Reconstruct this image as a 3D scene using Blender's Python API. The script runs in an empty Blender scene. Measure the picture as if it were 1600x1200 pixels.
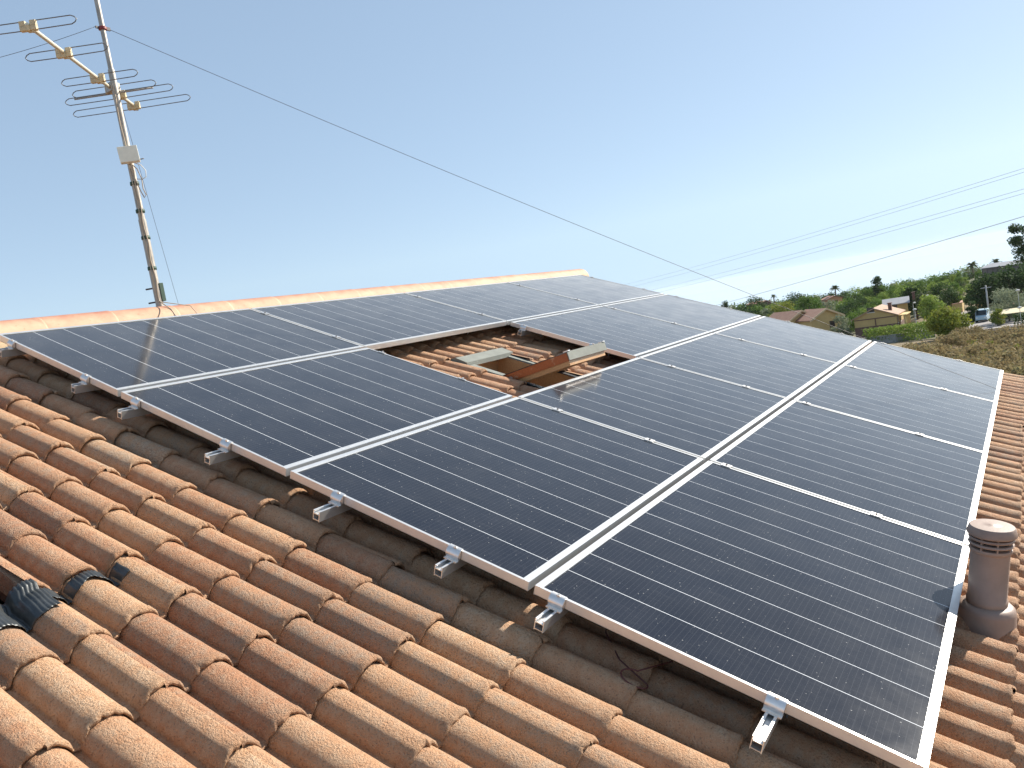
import bpy, math, random
import numpy as np
from mathutils import Vector, Matrix
random.seed(7); rng = np.random.default_rng(11)
S = bpy.context.scene; COL = S.collection
R = math.radians
# ------------------------------------------------------------------ camera
CAM = Vector((-2.09793, -4.78963, 8.12656))
CR = Vector((0.54456, -0.82191, -0.16710)); CU = Vector((0.16288, -0.09181, 0.98237)); CB = Vector((-0.82275, -0.56217, 0.08387))
FPX = 1224.17
cd = bpy.data.cameras.new('camera'); cam = bpy.data.objects.new('camera', cd); COL.objects.link(cam)
cd.sensor_width = 36; cd.lens = FPX / 1600 * 36; cd.clip_start = 0.05; cd.clip_end = 30000
cam.matrix_world = Matrix(((CR.x, CU.x, CB.x, CAM.x), (CR.y, CU.y, CB.y, CAM.y), (CR.z, CU.z, CB.z, CAM.z), (0, 0, 0, 1)))
S.camera = cam
# ------------------------------------------------------------------ sky, sun, exposure
SUN = Vector((1.20, -0.545, 0.862)).normalized()
el = math.asin(SUN.z); az = math.atan2(SUN.x, SUN.y)
w = bpy.data.worlds.new('World'); S.world = w; w.use_nodes = True
nt = w.node_tree; bg = nt.nodes['Background']
sky = nt.nodes.new('ShaderNodeTexSky'); sky.sky_type = 'NISHITA'; sky.sun_disc = False
sky.sun_elevation = el; sky.sun_rotation = az; sky.altitude = 0; sky.air_density = 0.7; sky.dust_density = 0.3; sky.ozone_density = 1.0
# a hazy, flattened summer sky: the Nishita gradient compressed, and continued unchanged just below the horizon
tcw = nt.nodes.new('ShaderNodeTexCoord'); sxw = nt.nodes.new('ShaderNodeSeparateXYZ'); mxw = nt.nodes.new('ShaderNodeMath'); cxw = nt.nodes.new('ShaderNodeCombineXYZ')
mxw.operation = 'MAXIMUM'; mxw.inputs[1].default_value = 0.09
nt.links.new(tcw.outputs['Generated'], sxw.inputs[0]); nt.links.new(sxw.outputs[2], mxw.inputs[0]); nt.links.new(sxw.outputs[0], cxw.inputs[0]); nt.links.new(sxw.outputs[1], cxw.inputs[1]); nt.links.new(mxw.outputs[0], cxw.inputs[2]); nt.links.new(cxw.outputs[0], sky.inputs[0])
gmw = nt.nodes.new('ShaderNodeGamma'); gmw.inputs[1].default_value = 0.43; mlw = nt.nodes.new('ShaderNodeVectorMath'); mlw.operation = 'MULTIPLY'; mlw.inputs[1].default_value = (1.45, 1.66, 1.83)
nt.links.new(sky.outputs[0], gmw.inputs[0]); nt.links.new(gmw.outputs[0], mlw.inputs[0]); nt.links.new(mlw.outputs[0], bg.inputs[0]); bg.inputs[1].default_value = 0.13
sd = bpy.data.lights.new('sun', 'SUN'); sd.energy = 5.0; sd.angle = R(0.6); sd.color = (1.0, 0.93, 0.82)
so = bpy.data.objects.new('sun', sd); COL.objects.link(so); so.rotation_euler = SUN.to_track_quat('Z', 'Y').to_euler(); so.location = (0, 0, 60)
S.view_settings.view_transform = 'Standard'; S.view_settings.look = 'None'; S.view_settings.gamma = 1; S.view_settings.use_curve_mapping = False
S.view_settings.exposure = 0.85
S.cycles.max_bounces = 7; S.cycles.diffuse_bounces = 3; S.cycles.glossy_bounces = 4; S.cycles.volume_bounces = 4
S.cycles.volume_step_rate = 4
# ------------------------------------------------------------------ helpers
PITCH = R(21); cp, sp = math.cos(PITCH), math.sin(PITCH); Z0 = 8.5
ROT = (PITCH, 0, 0)
def RW(u, v, h=0.0):                      # roof coordinates (along ridge, down the slope, above the panel plane) -> world
    return Vector((u, -v * cp - h * sp, Z0 - v * sp + h * cp))
def ray(px, py):
    d = CR * ((px - 800) / FPX) - CU * ((py - 600) / FPX) - CB
    return d
def at_dist(px, py, dist):
    d = ray(px, py); return CAM + d * (dist / math.hypot(d.x, d.y))
def tag(o, label=None, cat=None, group=None, kind=None):
    if label: o['label'] = label
    if cat: o['category'] = cat
    if group: o['group'] = group
    if kind: o['kind'] = kind
    return o
def empty(name, label, cat, loc=(0, 0, 0), rot=(0, 0, 0), group=None):
    o = bpy.data.objects.new(name, None); COL.objects.link(o); o.location = loc; o.rotation_euler = rot
    o.empty_display_size = 0.2
    return tag(o, label, cat, group)
class MB:
    def __init__(s): s.v = []; s.f = []
    def add(s, vs, fs):
        n = len(s.v); s.v += [tuple(x) for x in vs]; s.f += [tuple(i + n for i in f) for f in fs]; return s
    def box(s, x0, x1, y0, y1, z0, z1, M=None, bev=0.0):
        vs = [Vector((x, y, z)) for z in (z0, z1) for y in (y0, y1) for x in (x0, x1)]
        if M is not None: vs = [M @ v for v in vs]
        return s.add(vs, [(0, 2, 3, 1), (4, 5, 7, 6), (0, 1, 5, 4), (2, 6, 7, 3), (0, 4, 6, 2), (1, 3, 7, 5)])
    def tube(s, path, r, n=8, cap=True):
        path = [Vector(p) for p in path]; rr = r if isinstance(r, (list, tuple)) else [r] * len(path)
        rings = []; prev = None
        for i, p in enumerate(path):
            t = (path[min(i + 1, len(path) - 1)] - path[max(i - 1, 0)]).normalized()
            a = prev if prev is not None else (Vector((0, 0, 1)) if abs(t.z) < .9 else Vector((1, 0, 0)))
            b = t.cross(a).normalized(); a = b.cross(t).normalized(); prev = a
            rings.append([p + (a * math.cos(2 * math.pi * k / n) + b * math.sin(2 * math.pi * k / n)) * rr[i] for k in range(n)])
        vs = [v for ring in rings for v in ring]
        fs = [(i * n + k, i * n + (k + 1) % n, (i + 1) * n + (k + 1) % n, (i + 1) * n + k) for i in range(len(path) - 1) for k in range(n)]
        if cap: fs += [tuple(range(n))[::-1], tuple((len(path) - 1) * n + k for k in range(n))]
        return s.add(vs, fs)
    def lathe(s, prof, n=40, M=None, cap=True):
        vs = []
        for r, z in prof:
            for k in range(n):
                a = 2 * math.pi * k / n; v = Vector((r * math.cos(a), r * math.sin(a), z)); vs.append(M @ v if M is not None else v)
        m = len(prof)
        fs = [(i * n + k, i * n + (k + 1) % n, (i + 1) * n + (k + 1) % n, (i + 1) * n + k) for i in range(m - 1) for k in range(n)]
        if cap: fs += [tuple(range(n))[::-1], tuple((m - 1) * n + k for k in range(n))]
        return s.add(vs, fs)
    def extrude(s, poly, d, M=None):        # poly: 3D points, d: vector
        n = len(poly); d = Vector(d); vs = [Vector(p) for p in poly] + [Vector(p) + d for p in poly]
        if M is not None: vs = [M @ v for v in vs]
        return s.add(vs, [tuple(range(n))[::-1], tuple(range(n, 2 * n))] + [(i, (i + 1) % n, n + (i + 1) % n, n + i) for i in range(n)])
    def build(s, name, mat, parent=None, smooth=False, bevel=0.0, auto=None):
        me = bpy.data.meshes.new(name); me.from_pydata(s.v, [], s.f); me.materials.append(mat)
        if smooth:
            me.polygons.foreach_set('use_smooth', [True] * len(me.polygons))
            if auto is not None: me.set_sharp_from_angle(angle=R(auto))
        o = bpy.data.objects.new(name, me); COL.objects.link(o)
        if parent is not None: o.parent = parent
        if bevel:
            m = o.modifiers.new('b', 'BEVEL'); m.width = bevel; m.segments = 2; m.limit_method = 'ANGLE'
        return o
def np_mesh(name, V, F, mat, parent=None, smooth=True, attrs=None):
    me = bpy.data.meshes.new(name); nv, nf = len(V), len(F); k = F.shape[1]
    me.vertices.add(nv); me.vertices.foreach_set('co', np.ascontiguousarray(V, np.float32).ravel())
    me.loops.add(nf * k); me.loops.foreach_set('vertex_index', np.ascontiguousarray(F, np.int32).ravel())
    me.polygons.add(nf); me.polygons.foreach_set('loop_start', np.arange(0, nf * k, k, dtype=np.int32))
    me.polygons.foreach_set('use_smooth', np.full(nf, smooth)); me.update(calc_edges=True)
    for an, av in (attrs or {}).items():
        a = me.attributes.new(an, 'FLOAT', 'POINT'); a.data.foreach_set('value', np.ascontiguousarray(av, np.float32))
    me.materials.append(mat)
    o = bpy.data.objects.new(name, me); COL.objects.link(o)
    if parent is not None: o.parent = parent
    return o
def copy_tree(o, parent=None):
    c = o.copy(); COL.objects.link(c)
    if parent is not None: c.parent = parent
    for ch in o.children: copy_tree(ch, c)
    return c
# ------------------------------------------------------------------ materials
class NT:
    def __init__(s, name):
        s.m = bpy.data.materials.new(name); s.m.use_nodes = True; s.t = s.m.node_tree; s.b = s.t.nodes['Principled BSDF']
    def n(s, typ, ins=None, **kw):
        x = s.t.nodes.new(typ)
        for k, v in kw.items(): setattr(x, k, v)
        for k, v in (ins or {}).items():
            if isinstance(v, bpy.types.NodeSocket): s.t.links.new(v, x.inputs[k])
            else: x.inputs[k].default_value = v
        return x
    def math(s, op, a, b=0.0, c=0.0):
        return s.n('ShaderNodeMath', {0: a, 1: b, 2: c}, operation=op).outputs[0]
    def mix(s, f, a, b, mode='MIX'):
        x = s.n('ShaderNodeMix', {0: f, 6: a, 7: b}, data_type='RGBA', blend_type=mode); return x.outputs[2]
    def noise(s, scale, detail=3, rough=.55, vec=None, dist=0.0):
        i = {'Scale': scale, 'Detail': detail, 'Roughness': rough, 'Distortion': dist}
        if vec is not None: i['Vector'] = vec
        return s.n('ShaderNodeTexNoise', i).outputs[0]
    def ramp(s, f, stops):
        x = s.n('ShaderNodeValToRGB', {0: f}); e = x.color_ramp.elements
        while len(e) < len(stops): e.new(0.5)
        for i, (p, c) in enumerate(stops): e[i].position = p; e[i].color = c if len(c) == 4 else (*c, 1)
        return x.outputs[0]
    def remap(s, f, a, b, lo=0., hi=1.):
        return s.n('ShaderNodeMapRange', {0: f, 1: a, 2: b, 3: lo, 4: hi}).outputs[0]
    def set(s, **kw):
        for k, v in kw.items():
            k = k.replace('_', ' ')
            if isinstance(v, bpy.types.NodeSocket): s.t.links.new(v, s.b.inputs[k])
            else: s.b.inputs[k].default_value = v
        return s
    def bump(s, h, strength=.3, dist=.01, normal=None):
        i = {'Strength': strength, 'Distance': dist, 'Height': h}
        if normal is not None: i['Normal'] = normal
        o = s.n('ShaderNodeBump', i).outputs[0]; s.t.links.new(o, s.b.inputs['Normal']); return o
    def obj(s): return s.n('ShaderNodeTexCoord').outputs['Object']
def simple(name, col, rough=.6, metal=0., var=.15, scale=8., bump=0., bscale=60.):
    m = NT(name); v = m.obj(); f = m.noise(scale, 4, .6, v)
    c = m.mix(m.remap(f, .3, .7), (*[x * (1 - var) for x in col], 1), (*[min(1, x * (1 + var)) for x in col], 1))
    m.set(Base_Color=c, Roughness=rough, Metallic=metal)
    if bump: m.bump(m.noise(bscale, 3, .6, v), bump, .005)
    return m.m
def mat_tile():
    m = NT('concrete_tile'); v = m.obj()
    rnd = m.n('ShaderNodeAttribute', attribute_name='tile_rnd').outputs['Fac']
    rnd2 = m.n('ShaderNodeAttribute', attribute_name='tile_age').outputs['Fac']
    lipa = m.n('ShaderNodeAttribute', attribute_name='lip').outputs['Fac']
    big = m.noise(2.2, 4, .6, v); mid = m.noise(26, 5, .65, v); fine = m.noise(330, 3, .75, v); med = m.noise(150, 3, .65, v)
    orange = m.mix(rnd, (.43, .205, .108, 1), (.55, .315, .172, 1))
    pale = (.58, .42, .28, 1)
    c = m.mix(m.remap(mid, .42, .72, 0, .6), orange, pale)
    grey = m.mix(fine, (.12, .085, .068, 1), (.36, .29, .23, 1))
    ga = m.math('ADD', m.math('MULTIPLY', rnd2, .85), m.math('MULTIPLY', m.math('SUBTRACT', mid, .5), 1.6))
    ga = m.math('ADD', ga, m.math('MULTIPLY', m.math('SUBTRACT', big, .5), 1.2))
    gm = m.remap(ga, .52, 1.0, 0, .72)
    gm = m.math('MULTIPLY', gm, m.remap(fine, .38, .56, .15, 1))
    c = m.mix(gm, c, grey)
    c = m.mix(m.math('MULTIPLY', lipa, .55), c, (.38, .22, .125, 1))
    crust = m.math('MULTIPLY', m.remap(rnd, .78, 1.0, 0, .34), m.math('MULTIPLY', m.remap(med, .44, .56), m.remap(mid, .40, .58, .1, .9))); c = m.mix(crust, c, (.76, .60, .42, 1))
    dgrey = m.math('MULTIPLY', m.remap(rnd, .16, .04, 0, .40), m.math('MULTIPLY', m.remap(med, .58, .46, .25, 1), m.remap(mid, .35, .55, .2, .8))); c = m.mix(dgrey, c, (.11, .09, .082, 1))
    sp_ = m.remap(fine, .57, .68, 0, .62); c = m.mix(sp_, c, (.72, .58, .42, 1))
    dk = m.remap(med, .44, .30, 0, .6); c = m.mix(dk, c, (.10, .05, .03, 1))
    m.set(Base_Color=c, Roughness=.82, Specular_IOR_Level=.35)
    h = m.math('ADD', m.math('MULTIPLY', fine, .5), m.math('ADD', m.math('MULTIPLY', med, 1.25), m.math('MULTIPLY', mid, .6)))
    m.bump(h, 1.0, .0085)
    return m.m
def mat_glass():
    m = NT('solar_glass'); v = m.obj(); xyz = m.n('ShaderNodeSeparateXYZ', {0: v}); x, y = xyz.outputs[0], xyz.outputs[1]
    # ribbons between the cell columns, every 0.17 m
    k = m.math('DIVIDE', m.math('SUBTRACT', x, 0.011), 0.17)
    d = m.math('MULTIPLY', m.math('ABSOLUTE', m.math('SUBTRACT', k, m.math('ROUND', k))), 0.17)
    ln = m.math('LESS_THAN', d, .0012)
    inx = m.math('MULTIPLY', m.math('GREATER_THAN', x, .06), m.math('LESS_THAN', x, 1.66)); ln = m.math('MULTIPLY', ln, inx)
    # faint busbars across
    kb = m.math('DIVIDE', y, .0185); db = m.math('MULTIPLY', m.math('ABSOLUTE', m.math('SUBTRACT', kb, m.math('ROUND', kb))), .0185)
    bb = m.math('MULTIPLY', m.math('LESS_THAN', db, .0006), .10)
    kc = m.math('DIVIDE', y, .17); dc = m.math('MULTIPLY', m.math('ABSOLUTE', m.math('SUBTRACT', kc, m.math('ROUND', kc))), .17)
    cg = m.math('MULTIPLY', m.math('LESS_THAN', dc, .001), .03)
    rnd = m.n('ShaderNodeObjectInfo').outputs['Random']
    off = m.n('ShaderNodeVectorMath', {0: v, 1: m.n('ShaderNodeCombineXYZ', {0: m.math('MULTIPLY', rnd, 37.), 1: m.math('MULTIPLY', rnd, 91.)}).outputs[0]}, operation='ADD').outputs[0]
    base = m.mix(m.noise(3, 2, .5, off), (.004, .0055, .012, 1), (.007, .010, .020, 1))
    c = m.mix(m.math('MAXIMUM', bb, cg), base, (.28, .29, .31, 1))
    c = m.mix(ln, c, (.74, .76, .78, 1))
    # dust film, droplet marks and specks
    dust = m.remap(m.noise(5, 5, .65, off), .3, .75, .0, .014)
    st = m.n('ShaderNodeMapping', {0: off, 3: (60, 5, 1)}).outputs[0]
    streak = m.remap(m.noise(1.0, 4, .7, st), .55, .8, 0, .03)
    vor = m.n('ShaderNodeTexVoronoi', {'Vector': off, 'Scale': 60., 'Randomness': 1.}); sel = m.n('ShaderNodeSeparateColor', {0: vor.outputs['Color']}).outputs[0]
    speck = m.math('MULTIPLY', m.math('LESS_THAN', vor.outputs['Distance'], m.math('MULTIPLY', sel, .13)), m.math('MULTIPLY', m.math('GREATER_THAN', sel, .70), .40))
    fine = m.remap(m.noise(420, 2, .6, off), .62, .74, 0, .09)
    f = m.math('ADD', m.math('ADD', dust, streak), m.math('MAXIMUM', speck, fine))
    c = m.mix(f, c, (.62, .60, .56, 1))
    m.set(Base_Color=c, Roughness=m.remap(m.noise(7, 4, .6, off), .3, .7, .10, .15), IOR=1.38, Specular_IOR_Level=.5, Specular_Tint=(1, 1, 1, 1), Sheen_Weight=.0)
    # thin dust film: the slanter one looks through it, the more of it one sees
    g_ = m.n('ShaderNodeNewGeometry'); cs = m.math('ABSOLUTE', m.n('ShaderNodeVectorMath', {0: g_.outputs['Normal'], 1: g_.outputs['Incoming']}, operation='DOT_PRODUCT').outputs['Value'])
    cov = m.math('SUBTRACT', 1.0, m.math('EXPONENT', m.math('MULTIPLY', m.math('POWER', m.math('DIVIDE', m.math('MULTIPLY', m.remap(m.noise(4, 5, .6, off), .3, .7, .9, 1.1), .107), m.math('MAXIMUM', cs, .06)), 3.0), -1.0)))
    df = m.n('ShaderNodeBsdfDiffuse', {0: (.50, .51, .51, 1)}); mx = m.n('ShaderNodeMixShader', {0: cov, 1: m.b.outputs[0], 2: df.outputs[0]}); m.t.links.new(mx.outputs[0], m.t.nodes['Material Output'].inputs[0])
    m.bump(m.noise(2.0, 2, .5, off), .03, .01)
    return m.m
M_TILE = mat_tile(); M_GLASS = mat_glass()
M_ALU = simple('anodised_aluminium', (.70, .70, .69), .34, .6, .04, 20)
M_CHROME = simple('polished_clamp_aluminium', (.80, .775, .74), .36, .8, .06, 30)
M_RAIL = simple('rail_aluminium', (.78, .77, .75), .32, .75, .05, 12)
M_BLACK = simple('black_rubber', (.02, .02, .022), .6)
M_DARK = simple('dark_window_flashing', (.035, .042, .045), .38, .6, .2, 14, .05)
M_PLEAT = simple('black_pleated_apron', (.055, .060, .062), .38, .35, .3, 18, .1)
M_COVER = simple('grey_green_cover', (.19, .20, .175), .7, 0, .16, 9)
M_STEEL = simple('galvanised_pole', (.38, .345, .30), .5, .5, .25, 14)
M_BOOM = simple('cream_boom', (.70, .64, .50), .4, .4, .1, 14)
M_ELEM = simple('antenna_rod', (.20, .19, .18), .45, .6, .2)
M_PLAST = simple('yellowed_plastic', (.62, .50, .30), .5, 0, .15, 30)
M_BOX = simple('cream_box_plastic', (.86, .82, .68), .5, 0, .06, 20)
M_CABLE = simple('cream_cable', (.48, .38, .27), .6)
M_WIRE = simple('steel_wire', (.10, .09, .09), .5, .4)
M_RED = simple('red_clamp', (.22, .03, .03), .5)
M_VENT = simple('brown_vent_plastic', (.30, .215, .172), .5, 0, .16, 7, .10, 90)
M_VDARK = simple('vent_dark_gap', (.05, .035, .03), .8)
def mat_wood(name, a, b):
    m = NT(name); v = m.obj(); mp = m.n('ShaderNodeMapping', {0: v, 3: (3, 40, 40)}).outputs[0]
    c = m.mix(m.remap(m.noise(2, 5, .6, mp), .3, .7), (*a, 1), (*b, 1)); c = m.mix(m.remap(m.noise(9, 4, .7, v), .6, .75, 0, .8), c, (.55, .42, .28, 1))
    m.set(Base_Color=c, Roughness=.35); return m.m
M_WOOD = mat_wood('red_varnished_pine', (.27, .06, .015), (.40, .11, .03)); M_WOOD2 = mat_wood('pale_pine', (.40, .21, .09), (.55, .32, .15))
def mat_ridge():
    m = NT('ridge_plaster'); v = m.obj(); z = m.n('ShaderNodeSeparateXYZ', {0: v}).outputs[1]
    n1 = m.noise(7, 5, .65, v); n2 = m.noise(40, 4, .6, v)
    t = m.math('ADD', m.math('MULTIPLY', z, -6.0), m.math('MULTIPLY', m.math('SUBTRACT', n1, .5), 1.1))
    c = m.mix(m.remap(t, .05, .85), (.37, .135, .088, 1), (.58, .40, .26, 1)); c = m.mix(m.remap(n2, .62, .72, 0, .5), c, (.25, .10, .06, 1))  # cream towards the sunward lower side: sun glare put into the base colour
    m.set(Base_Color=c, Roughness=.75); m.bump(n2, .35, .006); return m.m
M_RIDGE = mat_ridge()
M_MORTAR = simple('cream_mortar', (.46, .34, .21), .9, 0, .12, 12, .4)
M_WALLH = simple('house_wall', (.62, .50, .34), .9, 0, .08, 1.5, .2)
# ------------------------------------------------------------------ the roof we stand on
P_, GA = 0.1545, 0.3315
HB, HPAN, LIFT = 0.057, -0.197, 0.020
U0J = -0.6985 + 0.012; V0J = 2.662
def prof(x):                                # x from crest, in [-.07725,.07725]
    wl, wr = .064, .069
    L = np.clip(-x / wl, 0, 1); Rr = np.clip(x / wr, 0, 1)
    a = np.where(x < 0, (1 - L ** 2.1) ** .52, (1 - Rr ** 2) ** .66)
    return HB * np.where(a < .0, 0, a)
def vnoise(x, y, seed=0):
    xi = np.floor(x).astype(np.int64); yi = np.floor(y).astype(np.int64); xf = x - xi; yf = y - yi
    xf = xf * xf * (3 - 2 * xf); yf = yf * yf * (3 - 2 * yf)
    def h(a, b):
        k = (a * 374761393 + b * 668265263 + seed * 974634777) & 0xFFFFFFFF; k = ((k ^ (k >> 13)) * 1274126177) & 0xFFFFFFFF
        return ((k ^ (k >> 16)) & 0xFFFF) / 65535.0
    return (h(xi, yi) * (1 - xf) + h(xi + 1, yi) * xf) * (1 - yf) + (h(xi, yi + 1) * (1 - xf) + h(xi + 1, yi + 1) * xf) * yf - .5
LIP = [(-.040, 0, 0), (-.024, .0012, .5), (-.013, .0022, 1), (-.006, .001, 1), (-.001, -.004, 1), (.0005, -.009, 1), (-.001, -.0145, 1), (-.006, -.0185, .6), (-.05, -.0195, 0)]
def tile_field(cells, mat, name, parent, keep):
    Vs, Fs, A1, A2, A3 = [], [], [], [], []; base = 0
    for (i, j) in cells:
        q = keep(i, j)
        if q is None: continue
        if not isinstance(q, tuple): q = (q, -99, 99)
        nu, nvb = {3: (22, 16), 2: (14, 8), 1: (7, 3)}[q[0]]
        ul = U0J + (i - 1) * 2 * P_                     # left joint
        xs = []; hq = max(3, nu // 2)
        lft = [-.07725, -.070] + list(-.064 * np.cos(np.linspace(0, np.pi / 2, hq, endpoint=False))); rgt = list(.069 * np.sin(np.linspace(0, np.pi / 2, hq))) + [.0735]
        for b_ in range(2):
            c0 = ul - .012 + b_ * P_
            if b_ == 0: xs += [ul - .006] + [c0 + x_ for x_ in rgt if c0 + x_ > ul + .001]
            else: xs += [c0 + x_ for x_ in lft + rgt]
        xs += [ul - .012 + 2 * P_ + x_ for x_ in lft] + [ul - .012 + 2 * P_ + x_ for x_ in (0, .005, .010, .0128, .015)]
        xs = np.array(xs); xs = np.clip(xs, q[1], q[2]); v1 = V0J + j * GA; v0 = v1 - GA
        vs_body = np.linspace(v0 - .035, v1 - .055, nvb)
        lip = LIP if q[0] > 1 else [LIP[0], LIP[4], LIP[6], LIP[8]]
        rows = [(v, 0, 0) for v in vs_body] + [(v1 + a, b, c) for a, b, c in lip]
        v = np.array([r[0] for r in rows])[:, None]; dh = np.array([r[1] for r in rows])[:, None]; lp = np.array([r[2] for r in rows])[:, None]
        X = np.broadcast_to(xs[None, :], (len(rows), len(xs))).copy(); Vv = np.broadcast_to(v, X.shape).copy()
        ph = ((X - (U0J - .012) + P_ / 2) % P_) - P_ / 2
        r1, r2, r3 = rng.normal(size=3)
        Hh = prof(ph) * (1 + .025 * r1) + LIFT * (Vv - v0) / GA + dh + HPAN + .0018 * r2
        # joint edge: the left tile's side strip rides a little above its neighbour
        edge = np.clip((X - (ul + 2 * P_ - .010)) / .010, 0, 1); Hh += .003 * (X > ul + 2 * P_ - .05) * (1 - .0 * edge)
        edge2 = (X > ul + 2 * P_ + .0005); Hh -= .005 * edge2; Hh -= .004 * (X < ul - .001)
        lpn = lp * np.ones_like(X)
        jag = vnoise(X * 70, Vv * 0 + j * 7.1, 3) * .010 + vnoise(X * 240, Vv * 0 + j * 3.3, 4) * .006
        Vv = Vv + lpn * jag + .0045 * r3 * lpn
        Hh += lpn * (vnoise(X * 210, Vv * 210, 5) * .0055 + vnoise(X * 90, Vv * 90, 8) * .0045) + vnoise(X * 30, Vv * 30, 6) * .0012
        # small chip where the joint meets the lip
        chip = np.exp(-(((X - ul - 2 * P_ + .004) / .010) ** 2)) * (lpn > .4); Vv -= chip * .007 * (rng.random() > .35)
        X = X + r3 * .0022 + (Vv - v1) * .007 * r2
        n1, n2 = X.shape
        Vs.append(np.stack([X, -Vv, Hh], -1).reshape(-1, 3))
        idx = np.arange(n1 * n2).reshape(n1, n2) + base
        Fs.append(np.stack([idx[:-1, :-1], idx[1:, :-1], idx[1:, 1:], idx[:-1, 1:]], -1).reshape(-1, 4)); base += n1 * n2
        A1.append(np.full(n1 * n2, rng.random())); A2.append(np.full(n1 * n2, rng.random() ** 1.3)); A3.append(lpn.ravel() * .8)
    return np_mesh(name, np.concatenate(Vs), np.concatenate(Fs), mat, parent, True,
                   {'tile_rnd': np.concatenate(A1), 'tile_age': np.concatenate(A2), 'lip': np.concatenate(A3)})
U_A, U_B, V_A, V_B = -3.3, 7.68, -0.30, 7.4
SKY1 = (2.43, 2.99, 1.32, 2.34); SKY2 = (-1.79, -1.00, 1.15, 2.32)
def keep(i, j):
    u0 = U0J + (i - 1) * 2 * P_; u1 = u0 + 2 * P_; v1 = V0J + j * GA; v0 = v1 - GA
    if u1 < U_A or u0 > U_B - .1 or v1 < V_A or v0 > V_B - .2: return None
    uc, vc = (u0 + u1) / 2, (v0 + v1) / 2
    a, b, c, d = SKY1
    if c - .05 < vc < d + .02 and u1 > a and u0 < b:
        if u0 < a < u1: return (3, -99, a - .004)
        if u0 < b < u1: return (3, b + .006, 99)
        return None
    a, b, c, d = SKY2
    if a < uc < b and c < vc < d: return None
    if uc < .45: return 3
    if vc > 4.5: return 3 if uc < 2.6 else 2
    if 1.5 < uc < 3.7 and 1.0 < vc < 2.6: return 3
    return 1
house = empty('roofed_house', 'large house whose brown concrete tiled roof carries the solar array', 'house', (2.3, -3.0, 0))
def under_house(o): o.parent = house; o.location = RW(0, 0, 0) - Vector(house.location); o.rotation_euler = ROT; return o
roof = under_house(tile_field([(i, j) for j in range(-10, 16) for i in range(-10, 30)], M_TILE, 'roof', None, keep))
def sub(o, parent): o.parent = parent; return o
# boards under the tiles (with the two window openings) and the back slope
mb = MB()
def deck(u0, u1, v0, v1): mb.box(u0, u1, -v1, -v0, HPAN - .075, HPAN - .022)
a, b, c, d = SKY1; e_, f_, g_, h_ = SKY2
deck(U_A, e_, V_A, V_B); deck(e_, f_, V_A, g_); deck(e_, f_, h_, V_B); deck(f_, a, V_A, V_B); deck(a, b, V_A, c); deck(a, b, d, V_B); deck(b, U_B, V_A, V_B)
sub(mb.build('roof_boards', simple('roof_deck', (.10, .06, .045), .9)), roof)
VR = -0.37
HR = HPAN + .03                              # height of the apex below the cap
def back_slope():
    # mirror of the front slope beyond the ridge
    Xs = np.linspace(U_A, U_B, 460); ys = []; 
    V = []; n = 24
    for jj in range(n):
        for e in (0, 1):
            t = jj * GA + (0 if e == 0 else GA - .004); ys.append((t, LIFT * e))
    apex = RW(0, VR, HR)
    rows = []
    for t, l in ys:
        ph = ((Xs - U0J + .012 + P_ / 2) % P_) - P_ / 2; hh = prof(ph) + l - .06
        y = apex.y + t * cp + hh * sp; z = apex.z - t * sp + hh * cp
        rows.append(np.stack([Xs, y, z], -1))
    V = np.stack(rows); n1, n2 = V.shape[:2]; idx = np.arange(n1 * n2).reshape(n1, n2)
    F = np.stack([idx[:-1, :-1], idx[:-1, 1:], idx[1:, 1:], idx[1:, :-1]], -1).reshape(-1, 4)
    o = np_mesh('roof', V.reshape(-1, 3), F, M_TILE, house, True, {'tile_rnd': np.full(n1 * n2, .4), 'tile_age': np.full(n1 * n2, .3), 'lip': np.zeros(n1 * n2)})
    o.location = -Vector(house.location)
back_slope()
# ridge cap: overlapping half-round pieces on a mortar bed
def ridge_cap():
    V = []; F = []; cu = U_A; base = 0; Lp = .46; n = 26
    MBc = MB(); k = 0
    while cu < 7.50:
        L = min(Lp, 7.58 - cu); j1, j2 = random.uniform(-.0015, .0015), random.uniform(-.0015, .0015)
        prof_ = [(0, .1375), (.02, .138), (L * .5, .139), (L - .03, .1395), (L - .004, .1405), (L + .008, .140), (L + .010, .134)]
        vs = []
        for (x, r) in prof_:
            for q in range(n + 1):
                a_ = math.pi * (-.06 + 1.12 * q / n); vs.append((cu + x, j1 + math.cos(a_) * r * 1.02, j2 + math.sin(a_) * r))
        fs = [(i * (n + 1) + q, i * (n + 1) + q + 1, (i + 1) * (n + 1) + q + 1, (i + 1) * (n + 1) + q) for i in range(len(prof_) - 1) for q in range(n)]
        MBc.add(vs, fs); cu += L; k += 1
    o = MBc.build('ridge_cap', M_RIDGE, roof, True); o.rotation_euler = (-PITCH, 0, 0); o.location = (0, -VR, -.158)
    m = MB()
    N = 200
    pr = [(.175, -.06), (.165, -.02), (.14, .0), (-.14, .0), (-.165, -.02), (-.175, -.06)]
    vs = []; 
    for i in range(N + 1):
        x = U_A + (7.56 - U_A) * i / N
        for (y, z) in pr: vs.append((x, y + random.uniform(-.004, .004), z + random.uniform(-.004, .004)))
    fs = [(i * 6 + q, i * 6 + q + 1, (i + 1) * 6 + q + 1, (i + 1) * 6 + q) for i in range(N) for q in range(5)]
    m.add(vs, fs); o = m.build('mortar_bed', M_MORTAR, roof, True); o.rotation_euler = (-PITCH, 0, 0); o.location = (0, -VR, -.158)
ridge_cap()
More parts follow.
